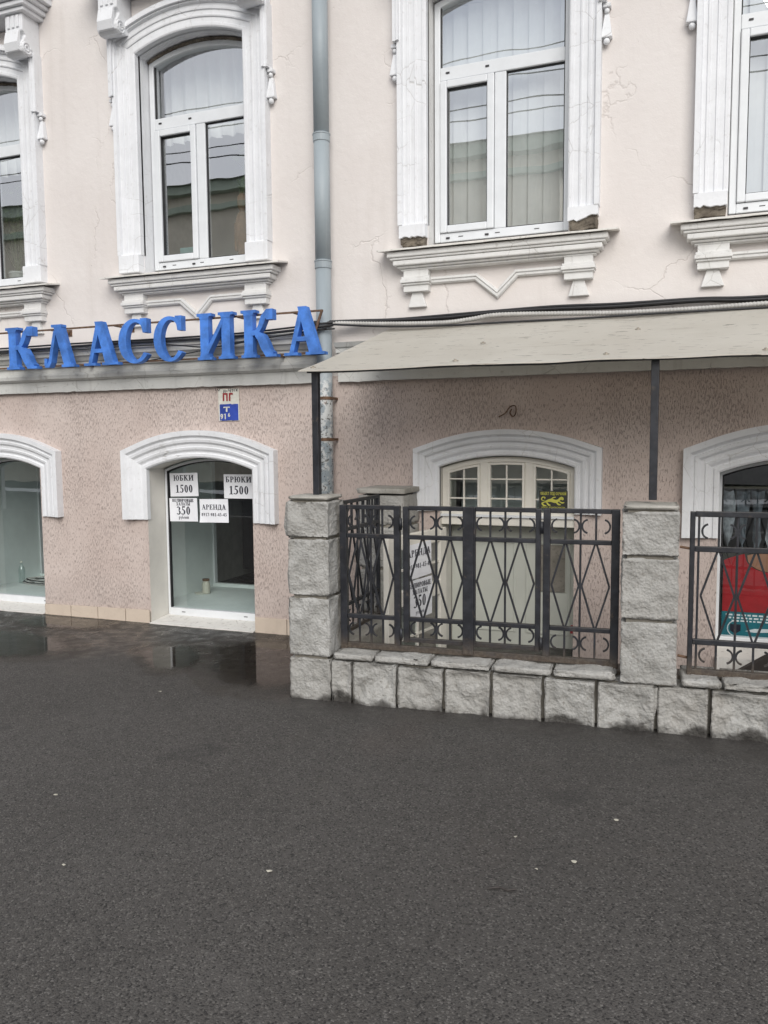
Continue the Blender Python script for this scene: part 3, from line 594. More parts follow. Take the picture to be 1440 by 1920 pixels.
def upper_window(cx, crumbly):
    r = MB().sweep([(cx-U_HALF, U_BOT)]+arch(cx, U_HALF, U_SPR, U_RISE, 24)+[(cx+U_HALF, U_BOT)], [(0,.0),(0,-.30)], False); r.build('window_reveal', 'white' if crumbly else 'trim', house)
    f = MB(); arch_frame(f, cx, .505, 3.10, 4.83, .095, .045, .125, .195)
    f.box(cx-.46, cx+.46, .125, .195, 3.10, 3.165); f.box(cx-.46, cx+.46, .122, .198, 4.272, 4.368); f.box(cx-.045, cx+.04, .124, .196, 3.165, 4.272)
    w = f.build('window', 'pvc', house, bevel=.006)
    s = MB(); rect_frame(s, cx-.458, cx-.047, 3.168, 4.268, .052, .108, .19); s.build('sash', 'pvc', w, bevel=.007)
    g = MB(); rect_frame(g, cx-.4065, cx-.0985, 3.2195, 4.2165, .007, .128, .16); rect_frame(g, cx+.0395, cx+.4605, 3.1645, 4.2725, .008, .14, .16); arch_frame(g, cx, .4605, 4.3675, 4.813, .083, .009, .14, .16)
    g.build('gasket', 'dark', w)
    pane(cx-.402, cx-.102, 3.224, 4.212, 0, .152, 'gup', w); pane(cx+.044, cx+.456, 3.169, 4.268, 0, .152, 'gup', w); pane(cx-.454, cx+.454, 4.372, 4.806, .08, .152, 'gup', w)
    for x, z in ((cx-.40, 4.325), (cx-.10, 4.325), (cx-.40, 3.128), (cx-.10, 3.128)): MB().box(x-.014, x+.014, .117, .123, z-.006, z+.006).build('fixing_hole', 'black', w)
    for x in (cx-.3, cx-.02, cx+.27): MB().box(x-.018, x+.018, .1225, .1255, 3.131, 3.136).build('drain_cap', 'black', w)
    if crumbly:                                       # foam and broken mortar over the frame head
        b = MB(); A = arch(cx, .503, 4.845, .10, 60); vs = []
        for i, (x, z) in enumerate(A):
            k = noise.noise(Vector((i*.55, cx, 1)))*.012; vs += [(x, .12+k, z+.004), (x, .102+k*1.5, z-.008+k), (x, .118+k, z-.022+k*.8), (x, .15, z-.02)]
        b.add(vs, [(i*4+k, i*4+(k+1)%4, i*4+4+(k+1)%4, i*4+4+k) for i in range(60) for k in range(4)]); b.build('mortar_gap', 'brick', w)
    return w
for i, (cx,) in enumerate(UP):
    upper_surround(cx, i >= 2); window_sill(cx); upper_window(cx, i < 2)

# ---- shop windows, basement doorway
LPROF = [(0,-.02),(0,.030),(.012,.042),(.034,.042),(.040,.028),(.052,.030),(.072,.050),(.090,.056),(.094,.046),(.118,.050),(.135,.072),(.156,.078),(.160,.066),(.172,.072),(.190,.096),(.232,.100),(.232,-.02)]
def low_surround(cx, h, zs, ri, zb, dx=0, ws=1.):
    cx = cx+dx
    A = arch(cx, h, zs, ri, 28); n0 = [(cx-h, zb), (cx-h, zb+.2)]; n1 = [(cx+h, zb+.2), (cx+h, zb)]
    return MB().sweep(n0+A+n1, [(u*ws, v*.76 if v > 0 else v) for u, v in LPROF]).build('window_surround', 'white', house)
def shop_window(cx, h, zb, zs, ri, zg):
    P = [(cx-h, -.03)]+arch(cx, h, zs, ri, 24)+[(cx+h, -.03)]
    MB().sweep(P, [(0,.0),(0,-.31)], False).build('window_reveal', 'reveal', house)
    f = MB(); arch_frame(f, cx, h-.004, zg-.055, zs-.012, ri, .022, .25, .30); f.box(cx-h+.026, cx+h-.026, .235, .30, zg-.058, zg+.01)
    w = f.build('shop_window', 'pvc', house, bevel=.005)
    g = MB(); arch_frame(g, cx, h-.0255, zg+.011, zs-.03, ri, .012, .258, .285); g.build('gasket', 'dark', w)
    pane(cx-h+.035, cx+h-.035, zg+.011, zs-.04, ri, .272, 'glow', w)
    for x in (cx-.35, cx+.3): MB().box(x-.018, x+.018, .232, .236, zg-.024, zg-.018).build('drain_cap', 'black', w)
    b = MB(); n = 14; vs = []
    for i in range(n+1):
        x = cx-h+.003+(2*h-.006)*i/n; k = .006*noise.noise(Vector((x*9, 3, 0)))
        vs += [(x, .25, zg-.052), (x, -.035+k*2, zg-.078+k), (x, -.035+k, -.02), (x, .25, -.02)]
    b.add(vs, [(i*4+k, i*4+(k+1)%4, i*4+4+(k+1)%4, i*4+4+k) for i in range(n) for k in range(4)]+[(0,1,2,3),(n*4+3,n*4+2,n*4+1,n*4)]); b.build('sill_slab', 'sill', w)
    return w
for (cx, h, zb, zs, ri), dx in ((LOW[0], .03), (LOW[1], .014), (LOW[3], 0)): low_surround(cx, h, zs, ri, .930, dx)
low_surround(LOW[2][0], LOW[2][1], LOW[2][3], LOW[2][4], 1.07, 0, .83)
sw1 = shop_window(*LOW[0][:2], -.02, *LOW[0][3:], .085); sw2 = shop_window(*LOW[1][:2], -.02, *LOW[1][3:], .085); sw4 = shop_window(*LOW[3][:2], .1, *LOW[3][3:], .19)
def niche(cx, h, depth, win, zf):
    x0, x1 = cx-h-.24, cx+h+.05
    q = [((x0,.305,zf),(x1,.305,zf),(x1,depth,zf),(x0,depth,zf)), ((x0,.305,zf),(x0,depth,zf),(x0,depth,1.75),(x0,.305,1.75)), ((x1,.305,zf),(x1,depth,zf),(x1,depth,1.75),(x1,.305,1.75)), ((x0,.305,1.75),(x1,.305,1.75),(x1,depth,1.75),(x0,depth,1.75)), ((x0,.308,zf),(cx-h,.308,zf),(cx-h,.308,1.75),(x0,.308,1.75))]
    sheet('niche_lining', q, 'niche', win)
    MB().box(x0+.001, x1-.001, depth-.03, depth+.02, zf-.1, zf+.035).build('niche_threshold', 'niche', win)
    b = MB(); b.box(x0+.002, x0+.02, depth-.02, depth+.03, zf+.036, 1.74); b.build('niche_edge', 'pvc', win)
niche(LOW[0][0], LOW[0][1], 1.30, sw1, .085); niche(LOW[1][0], LOW[1][1], 1.40, sw2, .085); niche(LOW[3][0], LOW[3][1], .95, sw4, .19)
for k in range(14):                                   # slatted display wall behind the first niche
    MB().box(-7.7, -5.68, 1.55, 1.575, .12+k*.115, .12+k*.115+.100).build('shelf_slat', 'cloth2' if k in (7, 8) else 'black', sw1)
MB().box(-7.7, -5.68, 1.60, 1.61, .1, 1.72).build('shelf_shade_back', 'room', sw1)
MB().box(-5.0, -3.4, 2.4, 2.45, .1, 1.7).build('shelf_shade_back', 'black', sw2)  # black panel, its colour standing in for the unlit open shop beyond
# plinth tiles along the foot of the wall
pl = MB().box(-5.712, -4.516, -.006, .0, -.03, .10).build('plinth', 'mortar', house)
pl2 = MB().box(-3.448, -2.5, -.006, .0, -.03, .115).build('plinth', 'mortar', house)
for x0, x1, z0, z1 in ((-5.708,-5.405,.098,.104),(-5.398,-5.095,.105,.108),(-5.088,-4.785,.109,.113),(-4.777,-4.520,.114,.118)):
    MB().prism([(x0,-.03),(x1,-.03),(x1,z1),(x0,z0)], -.018, -.0065).build('tile', 'tile', pl, bevel=.002)
for x0, x1 in ((-3.444,-3.146),(-3.139,-2.84),(-2.833,-2.53)):
    MB().box(x0, x1, -.018, -.0065, -.03, .131).build('tile', 'tile', pl2, bevel=.002)

# ---- basement doorway: fanlight with three lights, lintel, grey-green inner panel, open glazed leaf
dcx, dh, _, dzs, dri = LOW[2]
MB().sweep([(dcx-dh, -1.12)]+arch(dcx, dh, dzs, dri, 24)+[(dcx+dh, -1.12)], [(0,.0),(0,-.45)], False).build('door_reveal', 'reveal', house)
f = MB(); arch_frame(f, dcx, dh-.003, 1.07, dzs-.008, dri, .04, .05, .12)
for x in (dcx-.175, dcx+.165): f.box(x-.032, x+.032, .052, .118, 1.07, 1.455)
fl = f.build('fanlight', 'cream', house, bevel=.006)
MB().box(dcx-dh+.002, dcx+dh-.002, .02, .14, .965, 1.069).build('lintel', 'cream', house, bevel=.006)
MB().box(dcx-dh+.004, dcx+dh-.004, -.004, .0195, 1.03, 1.048).build('lintel_drip', 'pvc', house)
def archz(x): 
    R = (dh*dh+dri*dri)/(2*dri); return dzs-.008+dri-R+math.sqrt(max(0, R*R-(x-dcx)**2))-.042
for x0, x1 in ((dcx-.462, dcx-.207), (dcx-.143, dcx+.133), (dcx+.197, dcx+.462)):
    n = 8; up = [(x0+(x1-x0)*i/n, archz(x0+(x1-x0)*i/n)) for i in range(n+1)]; s = MB()
    s.sweep([(x0, 1.07)]+up+[(x1, 1.07)], [(0,-.045),(0,-.10),(-.018,-.10),(-.018,-.045)]); xm = (x0+x1)/2
    s.box(xm-.006, xm+.006, .06, .08, 1.07, archz(xm)-.01)
    for z in (1.165, 1.312): s.box(x0+.018, x1-.018, .061, .079, z-.0055, z+.0055)
    s.build('fanlight_sash', 'cream', fl, bevel=.002)
    pts = [(x0+.012, 1.07)]+[(min(max(p[0], x0+.012), x1-.012), p[1]-.008) for p in up]+[(x1-.012, 1.07)]
    tri = tessellate_polygon([[Vector((p[0], p[1], 0)) for p in pts]]); me = bpy.data.meshes.new('pane'); me.from_pydata([(p[0], .075, p[1]) for p in pts], [], [tuple(t) for t in tri]); me.materials.append(MT['glow'])
    o = bpy.data.objects.new('pane', me); COL.objects.link(o); o.parent = fl
MB().box(dcx-.6, dcx+.6, .95, 1.0, .94, 2.0).build('pale_backing', 'niche', house)  # pale wall added behind the fanlight to make its panes look lighter
MB().box(dcx-.6, dcx+.6, .36, .949, .90, .939).build('pale_backing_floor', 'niche', house)  # pale floor belonging to the added brightening wall
dp = MB().box(dcx-dh+.006, dcx+dh-.006, .30, .34, -1.1, .93).build('inner_door', 'doorgrey', house, bevel=.004)
q = MB()
for x0, x1, z0, z1 in ((dcx-.33,dcx+.02,.1,.82),(dcx+.10,dcx+.44,.1,.82),(dcx-.33,dcx+.02,-.85,-.02),(dcx+.10,dcx+.44,-.85,-.02)): rect_frame(q, x0, x1, z0, z1, .018, .292, .2995)
q.build('door_moulding', 'doorgrey', dp, bevel=.004)
MB().box(dcx+.18, dcx+.40, .2855, .2895, .44, .80).build('door_plate', 'mortar', dp)
MB().box(-.832, -.812, .05, .09, .18, .235).build('lock_box', 'red', house)
# open leaf, hinged on the left jamb and swung out over the pit
door = bpy.data.objects.new('door', None); COL.objects.link(door); door.parent = house; door.location = (-1.79, .02, 0); door.rotation_euler = (0, 0, math.radians(-101))
lf = MB(); DW = .85     # local x along the leaf (towards the street), local z up; its y axis points into the pit side
for a, b_ in ((0, .10), (DW-.10, DW)): lf.box(a, b_, -.022, .022, -1.06, .945)
for z0, z1 in ((.845,.945),(.44,.55),(-.14,-.03),(-1.06,-.88)): lf.box(.10, DW-.10, -.021, .021, z0, z1)
lf.build('door_frame', 'cream', door, bevel=.005)
lf = MB(); 
for x in (.10+.325-.008,): lf.box(x, x+.016, -.012, .012, .55, .845); lf.box(x, x+.016, -.012, .012, -.03, .44)
for z in (.695, .20): lf.box(.10, DW-.10, -.011, .011, z-.007, z+.007)
lf.build('muntin', 'cream', door)
for z0, z1 in ((.551,.844),(-.029,.439)): sheet('pane', [((.10,0,z0),(DW-.10,0,z0),(DW-.10,0,z1),(.10,0,z1))], 'glow', door)
lf = MB().box(.10, DW-.10, -.014, .014, -.88, -.14).build('door_panel', 'cream', door)

# ---- sunken entrance: side walls, floor and steps
px0, px1, py0, py1 = PIT
pit = thing('entrance_pit', 'sunken concrete entrance with steps down to the basement door behind the iron gate', 'stairwell')
sheet('pit_wall', [((px0,py0,-1.15),(px0,py1,-1.15),(px0,py1,.0),(px0,py0,.0)), ((px1,py0,-1.15),(px1,py1,-1.15),(px1,py1,.0),(px1,py0,.0)), ((px0,py0,-1.15),(px1,py0,-1.15),(px1,py0,.0),(px0,py0,.0))], 'cap', pit)
MB().box(px0, px1, py0, .46, -1.2, -1.10).build('pit_floor', 'cap', pit)
for k in range(5): MB().box(px0+.002+0*k, px0+.22, py0+.16*k+.002, py0+.16*(k+1), -1.1, -.19-.19*k).build('step', 'cap', pit, bevel=.008)

# ================================================================== STONE WALL, PILLARS, IRONWORK
FA, FTH = (-2.0756, -1.4818, 0), math.atan2(.123, 2.18)
def rock(name, parent, x0, x1, y0, y1, z0, z1, seed, bulge=.022, amp=.020, cuts=15, side=.6, mat='stone', round_=.005, ew=.02):
    me = bpy.data.meshes.new(name); bm = bmesh.new(); bmesh.ops.create_cube(bm, size=2)
    bmesh.ops.subdivide_edges(bm, edges=bm.edges, cuts=cuts, use_grid_fill=True)
    h = Vector(((x1-x0)/2, (y1-y0)/2, (z1-z0)/2)); c = Vector(((x0+x1)/2, (y0+y1)/2, (z0+z1)/2)); so_ = Vector((seed*3.17, seed*1.7, seed*5.3))
    rg = random.Random(seed*13+1); planes = [(Vector((rg.uniform(-h.x, h.x), rg.uniform(-h.y, h.y), rg.uniform(-h.z, h.z))), Vector((rg.uniform(-1, 1), rg.uniform(-1, 1), rg.uniform(-1, 1)))*15, rg.uniform(.6, 1.7)) for _ in range(9)]
    for v in bm.verts:
        n = v.co.copy(); p = Vector((n.x*h.x, n.y*h.y, n.z*h.z)); d = [h[k]*(1-abs(n[k])) for k in range(3)]
        w = Vector((0, 0, 0))
        for k in range(3):
            if abs(n[k]) > .999:
                o = [d[j] for j in range(3) if j != k]; m = min(1, min(o)/ew); m = m*(2-m)
                a = (1 if k == 1 and n.y < 0 else side)
                r_ = fbm((p+so_)*9, 6); hh = 1.6
                for pc, g_, c0 in planes:                   # hewn facets: the lowest of a few tilted planes
                    hh = min(hh, c0+(p-pc).dot(g_))
                w[k] += math.copysign(1, n[k])*a*(m*(bulge*max(-.6, hh)+amp*.62*r_)-round_*(1-min(1, min(o)/.012)))
        # ragged arrises
        e = sum(1 for k in range(3) if abs(n[k]) > .999)
        if e >= 2: w += Vector([-math.copysign(1, n[k])*abs(.011*fbm((p+so_)*16, 4)) if abs(n[k]) > .999 else 0 for k in range(3)])
        v.co = c+p+w
    bmesh.ops.recalc_face_normals(bm, faces=bm.faces); bm.to_mesh(me); bm.free(); me.materials.append(MT[mat])
    for pg in me.polygons: pg.use_smooth = True
    o = bpy.data.objects.new(name, me); COL.objects.link(o); o.parent = parent; return o
sw = thing('stone_wall', 'low wall of rough grey limestone blocks with coping slabs under the iron gate', 'wall', FA, FTH)
SB = [.004, .145, .432, .722, 1.003, 1.300, 1.592, 1.910, 2.182, 2.482, 2.79, 3.09, 3.4]
MB().box(-.004, 3.4, .075, .30, -.06, .250).build('core', 'mortar', sw)
for i, (a, b) in enumerate(zip(SB[:-1], SB[1:])):
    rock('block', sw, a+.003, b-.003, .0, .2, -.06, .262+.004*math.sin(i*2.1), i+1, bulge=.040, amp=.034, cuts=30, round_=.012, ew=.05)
CB = [.012, .281, .631, .998, 1.349, 1.695]; CB2 = [2.028, 2.24, 2.68, 3.05, 3.4]
for j, L in enumerate((CB, CB2)):
    for i, (a, b) in enumerate(zip(L[:-1], L[1:])):
        rock('coping_slab', sw, a+.004, b-.004, .008, .33, .268, .306+.003*math.sin(i*1.9+j), 40+i+j*9, bulge=.010, amp=.020, cuts=18, side=.9, round_=.010)
def pillar(label, s0, s1, y0, y1, courses, seed, capz):
    p = thing('stone_pillar', label, 'pillar', FA, FTH, None)
    MB().box(s0+.032, s1-.032, y0+.032, y1-.032, courses[0], courses[-1]+.01).build('core', 'mortar', p)
    for i, (a, b) in enumerate(zip(courses[:-1], courses[1:])):
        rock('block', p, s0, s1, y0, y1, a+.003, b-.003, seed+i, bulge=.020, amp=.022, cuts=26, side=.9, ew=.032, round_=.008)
    rock('cap', p, s0+.006, s1-.006, y0+.006, y1-.006, courses[-1]+.001, capz, seed+9, bulge=.004, amp=.008, cuts=11, side=.8, mat='cap', round_=.012)
    return p
pillar('four-course rough stone pillar at the street corner of the fence, beside the pink wall', -.275, .008, .004, .295, [-.06, .270, .648, 1.012, 1.245], 60, 1.272)
pillar('rough stone pillar of three courses standing on the low wall between gate and open railing', 1.712, 2.016, -.012, .31, [.262, .622, .968, 1.222], 75, 1.250)
rp = thing('stone_pillar', 'weathered grey stone pillar set against the house behind the side railing', 'pillar', (-2.33, -.40, 0), 0)
MB().box(.02, .34, .02, .36, 0, 1.2).build('core', 'mortar', rp)
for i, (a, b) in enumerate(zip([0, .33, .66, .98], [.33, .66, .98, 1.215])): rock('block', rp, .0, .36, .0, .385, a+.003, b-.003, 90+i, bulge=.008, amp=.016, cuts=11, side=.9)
rock('cap', rp, -.01, .37, -.01, .388, 1.216, 1.262, 99, bulge=.004, amp=.008, cuts=9, mat='cap')

GY = .17
ZT, Z2, Z3 = 1.197, 1.019, .513
def bar_(name, parent, a, b, w=.012, d=.012, bevel=.002):
    return MB().bar((a[0], GY, a[1]), (b[0], GY, b[1]), w, d).build(name, 'iron', parent, bevel=bevel)
def scroll(parent, x, z, side, r=.036):                # C-shaped flat bar, its back against x, open to `side`
    P = []
    for i in range(11):
        a = math.radians(-80+160*i/10); P.append((x+side*(r-r*math.cos(a)+.008), z+r*1.08*math.sin(a)))
    if side < 0: P = P[::-1]
    return MB().sweep(P, [(-.005, -GY+.006), (-.005, -GY-.006), (.005, -GY-.006), (.005, -GY+.006)]).build('scroll', 'iron', parent)
def module(parent, a, b, zb, mid=True):
    """two lozenges between inner edges a and b"""
    m = (a+b)/2; q1, q3 = (a+m)/2, (m+b)/2; zc = (Z2+Z3)/2
    for x in (q1, m, q3):
        bar_('bar', parent, (x, Z2), (x, ZT)); bar_('bar', parent, (x, zb), (x, Z3))
    bar_('bar', parent, (m, Z3), (m, Z2))
    for q, l, r in ((q1, a, m), (q3, m, b)):
        k = MB(); l2, r2 = l+.008, r-.008
        for p0, p1 in (((q-.004, Z2-.008), (l2, zc)), ((l2, zc), (q-.004, Z3+.008)), ((q+.004, Z2-.008), (r2, zc)), ((r2, zc), (q+.004, Z3+.008))): k.bar((p0[0], GY, p0[1]), (p1[0], GY, p1[1]), .011, .011)
        k.build('lozenge', 'iron', parent)
    for zc2 in ((Z2+ZT)/2+.002, (zb+Z3)/2+.002):
        scroll(parent, a, zc2, 1); scroll(parent, m, zc2, -1); scroll(parent, m, zc2, 1); scroll(parent, b, zc2, -1)
def post(parent, x0, x1, z0, z1, d=.04, name='post'): return MB().box(x0, x1, GY-d/2, GY+d/2, z0, z1).build(name, 'iron', parent, bevel=.003)
def rail(parent, x0, x1, z, h=.026, d=.030, name='rail'): return MB().box(x0, x1, GY-d/2, GY+d/2, z-h/2, z+h/2).build(name, 'iron', parent, bevel=.003)
fen = thing('iron_fence', 'dark wrought iron fence frame with two fixed lozenge panels on the low stone wall', 'fence', FA, FTH)
post(fen, .022, .066, .30, 1.21); post(fen, 1.656, 1.702, .30, 1.21); post(fen, .374, .412, .346, 1.208, name='stile'); post(fen, 1.277, 1.316, .346, 1.208, name='stile')
MB().box(.0661, 1.6559, GY-.018, GY+.018, .310, .345).build('bottom_rail', 'iron', fen, bevel=.003)
for a, b in ((.066, .374), (1.316, 1.656)):
    for z in (ZT, Z2, Z3): rail(fen, a+.0002, b-.0002, z)
    module(fen, a, b, .345)
for x in (.421, 1.269):
    for z in (1.10, .42): MB().tube([(x, GY-.026, z-.035), (x, GY-.026, z+.035)], .010, 8).build('hinge', 'iron', fen, smooth=True)
def leaf(label, a, b, strip):
    g = thing('gate_leaf', label, 'gate', FA, FTH)
    for x0, x1 in ((a, a+.036), (b-.030, b)): post(g, x0, x1, .368, 1.206, .034, 'stile')
    for z in (ZT, Z2, Z3, .384): rail(g, a+.0362, b-.0302, z)
    module(g, a+.036, b-.030, .396)
    if strip: MB().box(.806, .872, GY-.034, GY-.0175, .322, 1.212).build('cover_strip', 'iron', g, bevel=.003)
    return g
leaf('iron gate leaf with lozenges and wide vertical cover strip, nearer the corner pillar', .432, .838, True)
lf2 = leaf('iron gate leaf with lozenges, hinged beside the panel next to the three-course pillar', .842, 1.262, False)
rr = thing('iron_railing', 'open dark iron railing with lozenges running on from the three-course pillar', 'railing', FA, FTH)
post(rr, 2.070, 2.096, .296, 1.206); post(rr, 3.40, 3.426, .296, 1.206)
for z in (ZT-.004, Z2-.018, Z3-.028): rail(rr, 2.0962, 3.3998, z, .030)
MB().box(2.0962, 3.3998, GY-.018, GY+.018, .298, .332).build('bottom_rail', 'iron', rr, bevel=.003)
_s = (ZT, Z2, Z3); ZT, Z2, Z3 = ZT-.004, Z2-.018, Z3-.028
bar_('bar', rr, (2.116, .332), (2.116, ZT))
for k in range(3): module(rr, 2.124+k*.376, 2.124+(k+1)*.376, .332)
for k in (1, 2, 3): bar_('bar', rr, (2.124+k*.376, .332), (2.124+k*.376, ZT))
ZT, Z2, Z3 = _s
for z in (1.01, .40): MB().tube([(2.02, GY, z), (2.071, GY, z-.008)], .008, 6).build('anchor', 'rusty', rr)
sr = thing('iron_railing', 'side railing of dark iron bars joining the corner pillar to the house', 'railing', (-2.165, -1.20, 0), math.radians(90))
GY = 0.
post(sr, .0, .026, .30, 1.215, .026); post(sr, .775, .80, .30, 1.215, .026)
for z in (ZT+.005, Z2, Z3, .33): rail(sr, .0262, .7748, z, .024, .026)
for k in range(2): module(sr, .03+k*.37, .03+(k+1)*.37, .342)
bar_('bar', sr, (.40, .342), (.40, ZT))
for k in range(7): bar_('bar', sr, (.075+k*.11, Z2), (.075+k*.11, ZT))
# low kerb wall carrying the side railing
kb = tag(MB().box(-2.28, -2.06, -1.19, -.405, -.05, .30).build('kerb_wall', 'cap', bevel=.015), 'low concrete kerb under the side railing between two stone pillars', 'wall')

# ================================================================== CANOPY
aw = thing('canopy', 'long beige sheet canopy with scuffed top on dark square posts over the basement entrance', 'canopy', (-2.285, 0, 0))
b = MB(); nx, ny = 60, 8; vs = []
X0c, X1c = -2.285, 2.6
def can_pt(x, t, off=0):
    x = x+.06*(1-t)*max(0, 1-(x-X0c)/1.5)
    yf = -1.425+(x-X0c)*.0564; y = -.012+(yf+.012)*t
    z = 2.458-.422*t-.012*math.sin(math.pi*t)+.014*noise.noise(Vector((x*1.3, t*2, 0)))+(.007*noise.noise(Vector((x*3.1, 5, 0))) if t > .9 else 0)
    return (x-X0c, y, z-off)
for off in (0, .006):
    for i in range(nx+1):
        for j in range(ny+1): vs.append(can_pt(X0c+(X1c-X0c)*i/nx, j/ny, off))
N_ = (nx+1)*(ny+1); fs = []
for i in range(nx):
    for j in range(ny):
        a = i*(ny+1)+j; fs += [(a, a+1, a+ny+2, a+ny+1), (N_+a, N_+a+ny+1, N_+a+ny+2, N_+a+1)]
rim = [j for j in range(ny)]
for j in range(ny): fs.append((j, N_+j, N_+j+1, j+1)); k = nx*(ny+1)+j; fs.append((k, k+1, N_+k+1, N_+k))
for i in range(nx): k = i*(ny+1)+ny; fs.append((k, N_+k, N_+k+ny+1, k+ny+1)); k = i*(ny+1); fs.append((k, k+ny+1, N_+k+ny+1, N_+k))
b.add(vs, fs).build('canopy_sheet', 'canopy', aw, smooth=False)
for px, py, zt in ((-2.20, -1.352, 2.025), (-.215, -1.225, 2.045), (1.9, -1.1, 2.05)):
    zb = 1.268 if px < 1 else .3
    MB().box(px+2.285-.021, px+2.285+.021, py-.021, py+.021, zb, zt).build('post', 'iron', aw, bevel=.003)
fr = MB()
for i in range(20):
    x = X0c+.03+(X1c-X0c-.06)*i/20; x2 = X0c+.03+(X1c-X0c-.06)*(i+1)/20; a = can_pt(x, .955, .018); c = can_pt(x2, .955, .018); fr.bar(a, c, .018, .02)
fr.build('front_angle', 'iron', aw)
for x in (-2.2, -.215, 1.9):
    MB().bar(can_pt(x, .02, .03), can_pt(x, .94, .032), .025, .03).build('rafter', 'iron', aw)
for x, t in ((-2.235,.93),(-1.33,.93),(-.48,.90),(.33,.93),(-1.32,.50),(-.36,.36),(1.1,.9)):
    p = can_pt(x, t); MB().lathe([(.018,-.004),(.018,.004),(.008,.006),(.008,.011),(.004,.012)], (p[0], p[1], p[2]), 12).build('screw', 'screw', aw)

# ================================================================== DRAINPIPE
dpi = thing('drainpipe', 'grey zinc drainpipe with patchy white paint low down, running down the facade', 'drainpipe', (-2.722, -.105, 0))
def pp(z0, z1, r, mat='pipe', name='pipe_section'):
    return MB().tube([(0, 0, z0), (0, 0, z1)], r, 24).build(name, mat, dpi, smooth=False, bevel=0)
for z0, z1, r in ((.32,2.99,.060),(2.992,3.935,.0605),(3.937,5.2,.060),(5.202,7.35,.0605)):
    o = pp(z0, z1, r)
    for pg in o.data.polygons: pg.use_smooth = len(pg.vertices) == 4
for z in (2.985, 3.93, 5.195):
    o = MB().lathe([(.0605,-.055),(.0655,-.05),(.0655,-.004),(.069,0),(.069,.008),(.061,.012)], (0, 0, z), 24).build('pipe_collar', 'pipe', dpi)
for z in (1.94, 1.62):
    MB().lathe([(.061,-.012),(.0645,-.011),(.0645,.011),(.061,.012)], (0, 0, z), 24).build('clamp', 'rusty', dpi)
    MB().box(.05, .064, -.012, .105, z-.010, z+.010).build('clamp_bracket', 'rusty', dpi)

# ================================================================== SIGN: eight blue letters on a rusty frame
sign = thing('shop_sign', 'blue three-dimensional letters on a rusty rail frame below the upper windows', 'sign', (-4.2, 0, 0))
def letter(ch, x0, x1):
    T, t = .27, .10; S = []
    def poly(P):                                      # list of (x,y,halfwidth) -> strip
        L = []
        for i, (x, y, w) in enumerate(P):
            a = P[max(i-1, 0)]; c = P[min(i+1, len(P)-1)]; d = Vector((c[0]-a[0], c[1]-a[1])).normalized(); L.append(((x-d.y*w, y+d.x*w), (x+d.y*w, y-d.x*w)))
        S.append(L)
    def quad(p): S.append([(p[0], p[3]), (p[1], p[2])])
    def stem(x): quad([(x-.12,0),(x-.12,1),(x+.12,1),(x+.12,0)]); foot(x, 0); foot(x, 1)
    def foot(x, y, w=.21):
        if y < .5: quad([(x-w,0),(x-w,.06),(x+w,.06),(x+w,0)]); quad([(x-w*.72,.055),(x-.12,.12),(x+.12,.12),(x+w*.72,.055)])
        else: quad([(x-w,.94),(x-w,1),(x+w,1),(x+w,.94)]); quad([(x-.12,.88),(x-w*.72,.945),(x+w*.72,.945),(x+.12,.88)])
    if ch == 'К':
        stem(.22); poly([(.30,.50,.05),(.46,.53,.055),(.55,.64,.06),(.64,.83,.07),(.76,.945,.06)]); quad([(.72,.78),(.72,1.0),(.90,1.0),(.90,.78)])
        poly([(.44,.50,.06),(.56,.42,.10),(.66,.25,.115),(.76,.09,.10),(.90,.05,.05)]); quad([(.70,0),(.68,.06),(1.0,.06),(1.0,0)]); wd = 1.0
    elif ch == 'Л':
        quad([(.70,0),(.34,1),(.60,1),(.96,0)]); quad([(.60,0),(.60,.06),(1.04,.06),(1.04,0)]); quad([(.28,.94),(.28,1),(.64,1),(.64,.94)])
        poly([(.02,.11,.04),(.05,.05,.055),(.13,.05,.05),(.20,.14,.05),(.27,.40,.05),(.40,.85,.045)]); quad([(.0,.06),(.0,.22),(.09,.22),(.09,.06)]); wd = 1.04
    elif ch == 'А':
        quad([(.66,0),(.36,1),(.58,1),(.93,0)]); quad([(.12,0),(.40,.94),(.48,.80),(.23,0)]); quad([(.22,.29),(.25,.38),(.72,.38),(.74,.29)])
        quad([(0,0),(0,.06),(.36,.06),(.36,0)]); quad([(.56,0),(.56,.06),(1.04,.06),(1.04,0)]); wd = 1.04
    elif ch == 'С':
        L = []
        for i in range(29):
            a = math.radians(48+ (322-48)*i/28); L.append(((.52+.52*math.cos(a), .5+.5*math.sin(a)), (.56+.32*math.cos(a)*(.98), .5+.42*math.sin(a))))
        S.append(L); quad([(.80,.68),(.72,1.0),(.93,1.0),(.93,.68)]); wd = .98
    elif ch == 'И':
        stem(.21); stem(.83); quad([(.30,.10),(.30,.26),(.74,.90),(.74,.74)]); wd = 1.04
    h = .365; z0 = 2.262; sx = (x1-x0)/wd; m = MB()
    for k, st in enumerate(S):
        y0 = -.300-.0006*k; y1 = -.238; n = len(st); vs = []
        for y in (y0, y1):
            for a, c in st: vs += [(x0+a[0]*sx+4.2, y, z0+a[1]*h), (x0+c[0]*sx+4.2, y, z0+c[1]*h)]
        o = 2*n; f_ = [(2*i, 2*i+1, 2*i+3, 2*i+2) for i in range(n-1)]+[(o+2*i+2, o+2*i+3, o+2*i+1, o+2*i) for i in range(n-1)]
        f_ += [(2*i, 2*i+2, o+2*i+2, o+2*i) for i in range(n-1)]+[(2*i+3, 2*i+1, o+2*i+1, o+2*i+3) for i in range(n-1)]+[(1, 0, o, o+1), (2*n-2, 2*n-1, o+2*n-1, o+2*n-2)]
        m.add(vs, f_)
    return m.build('letter', 'blue', sign)
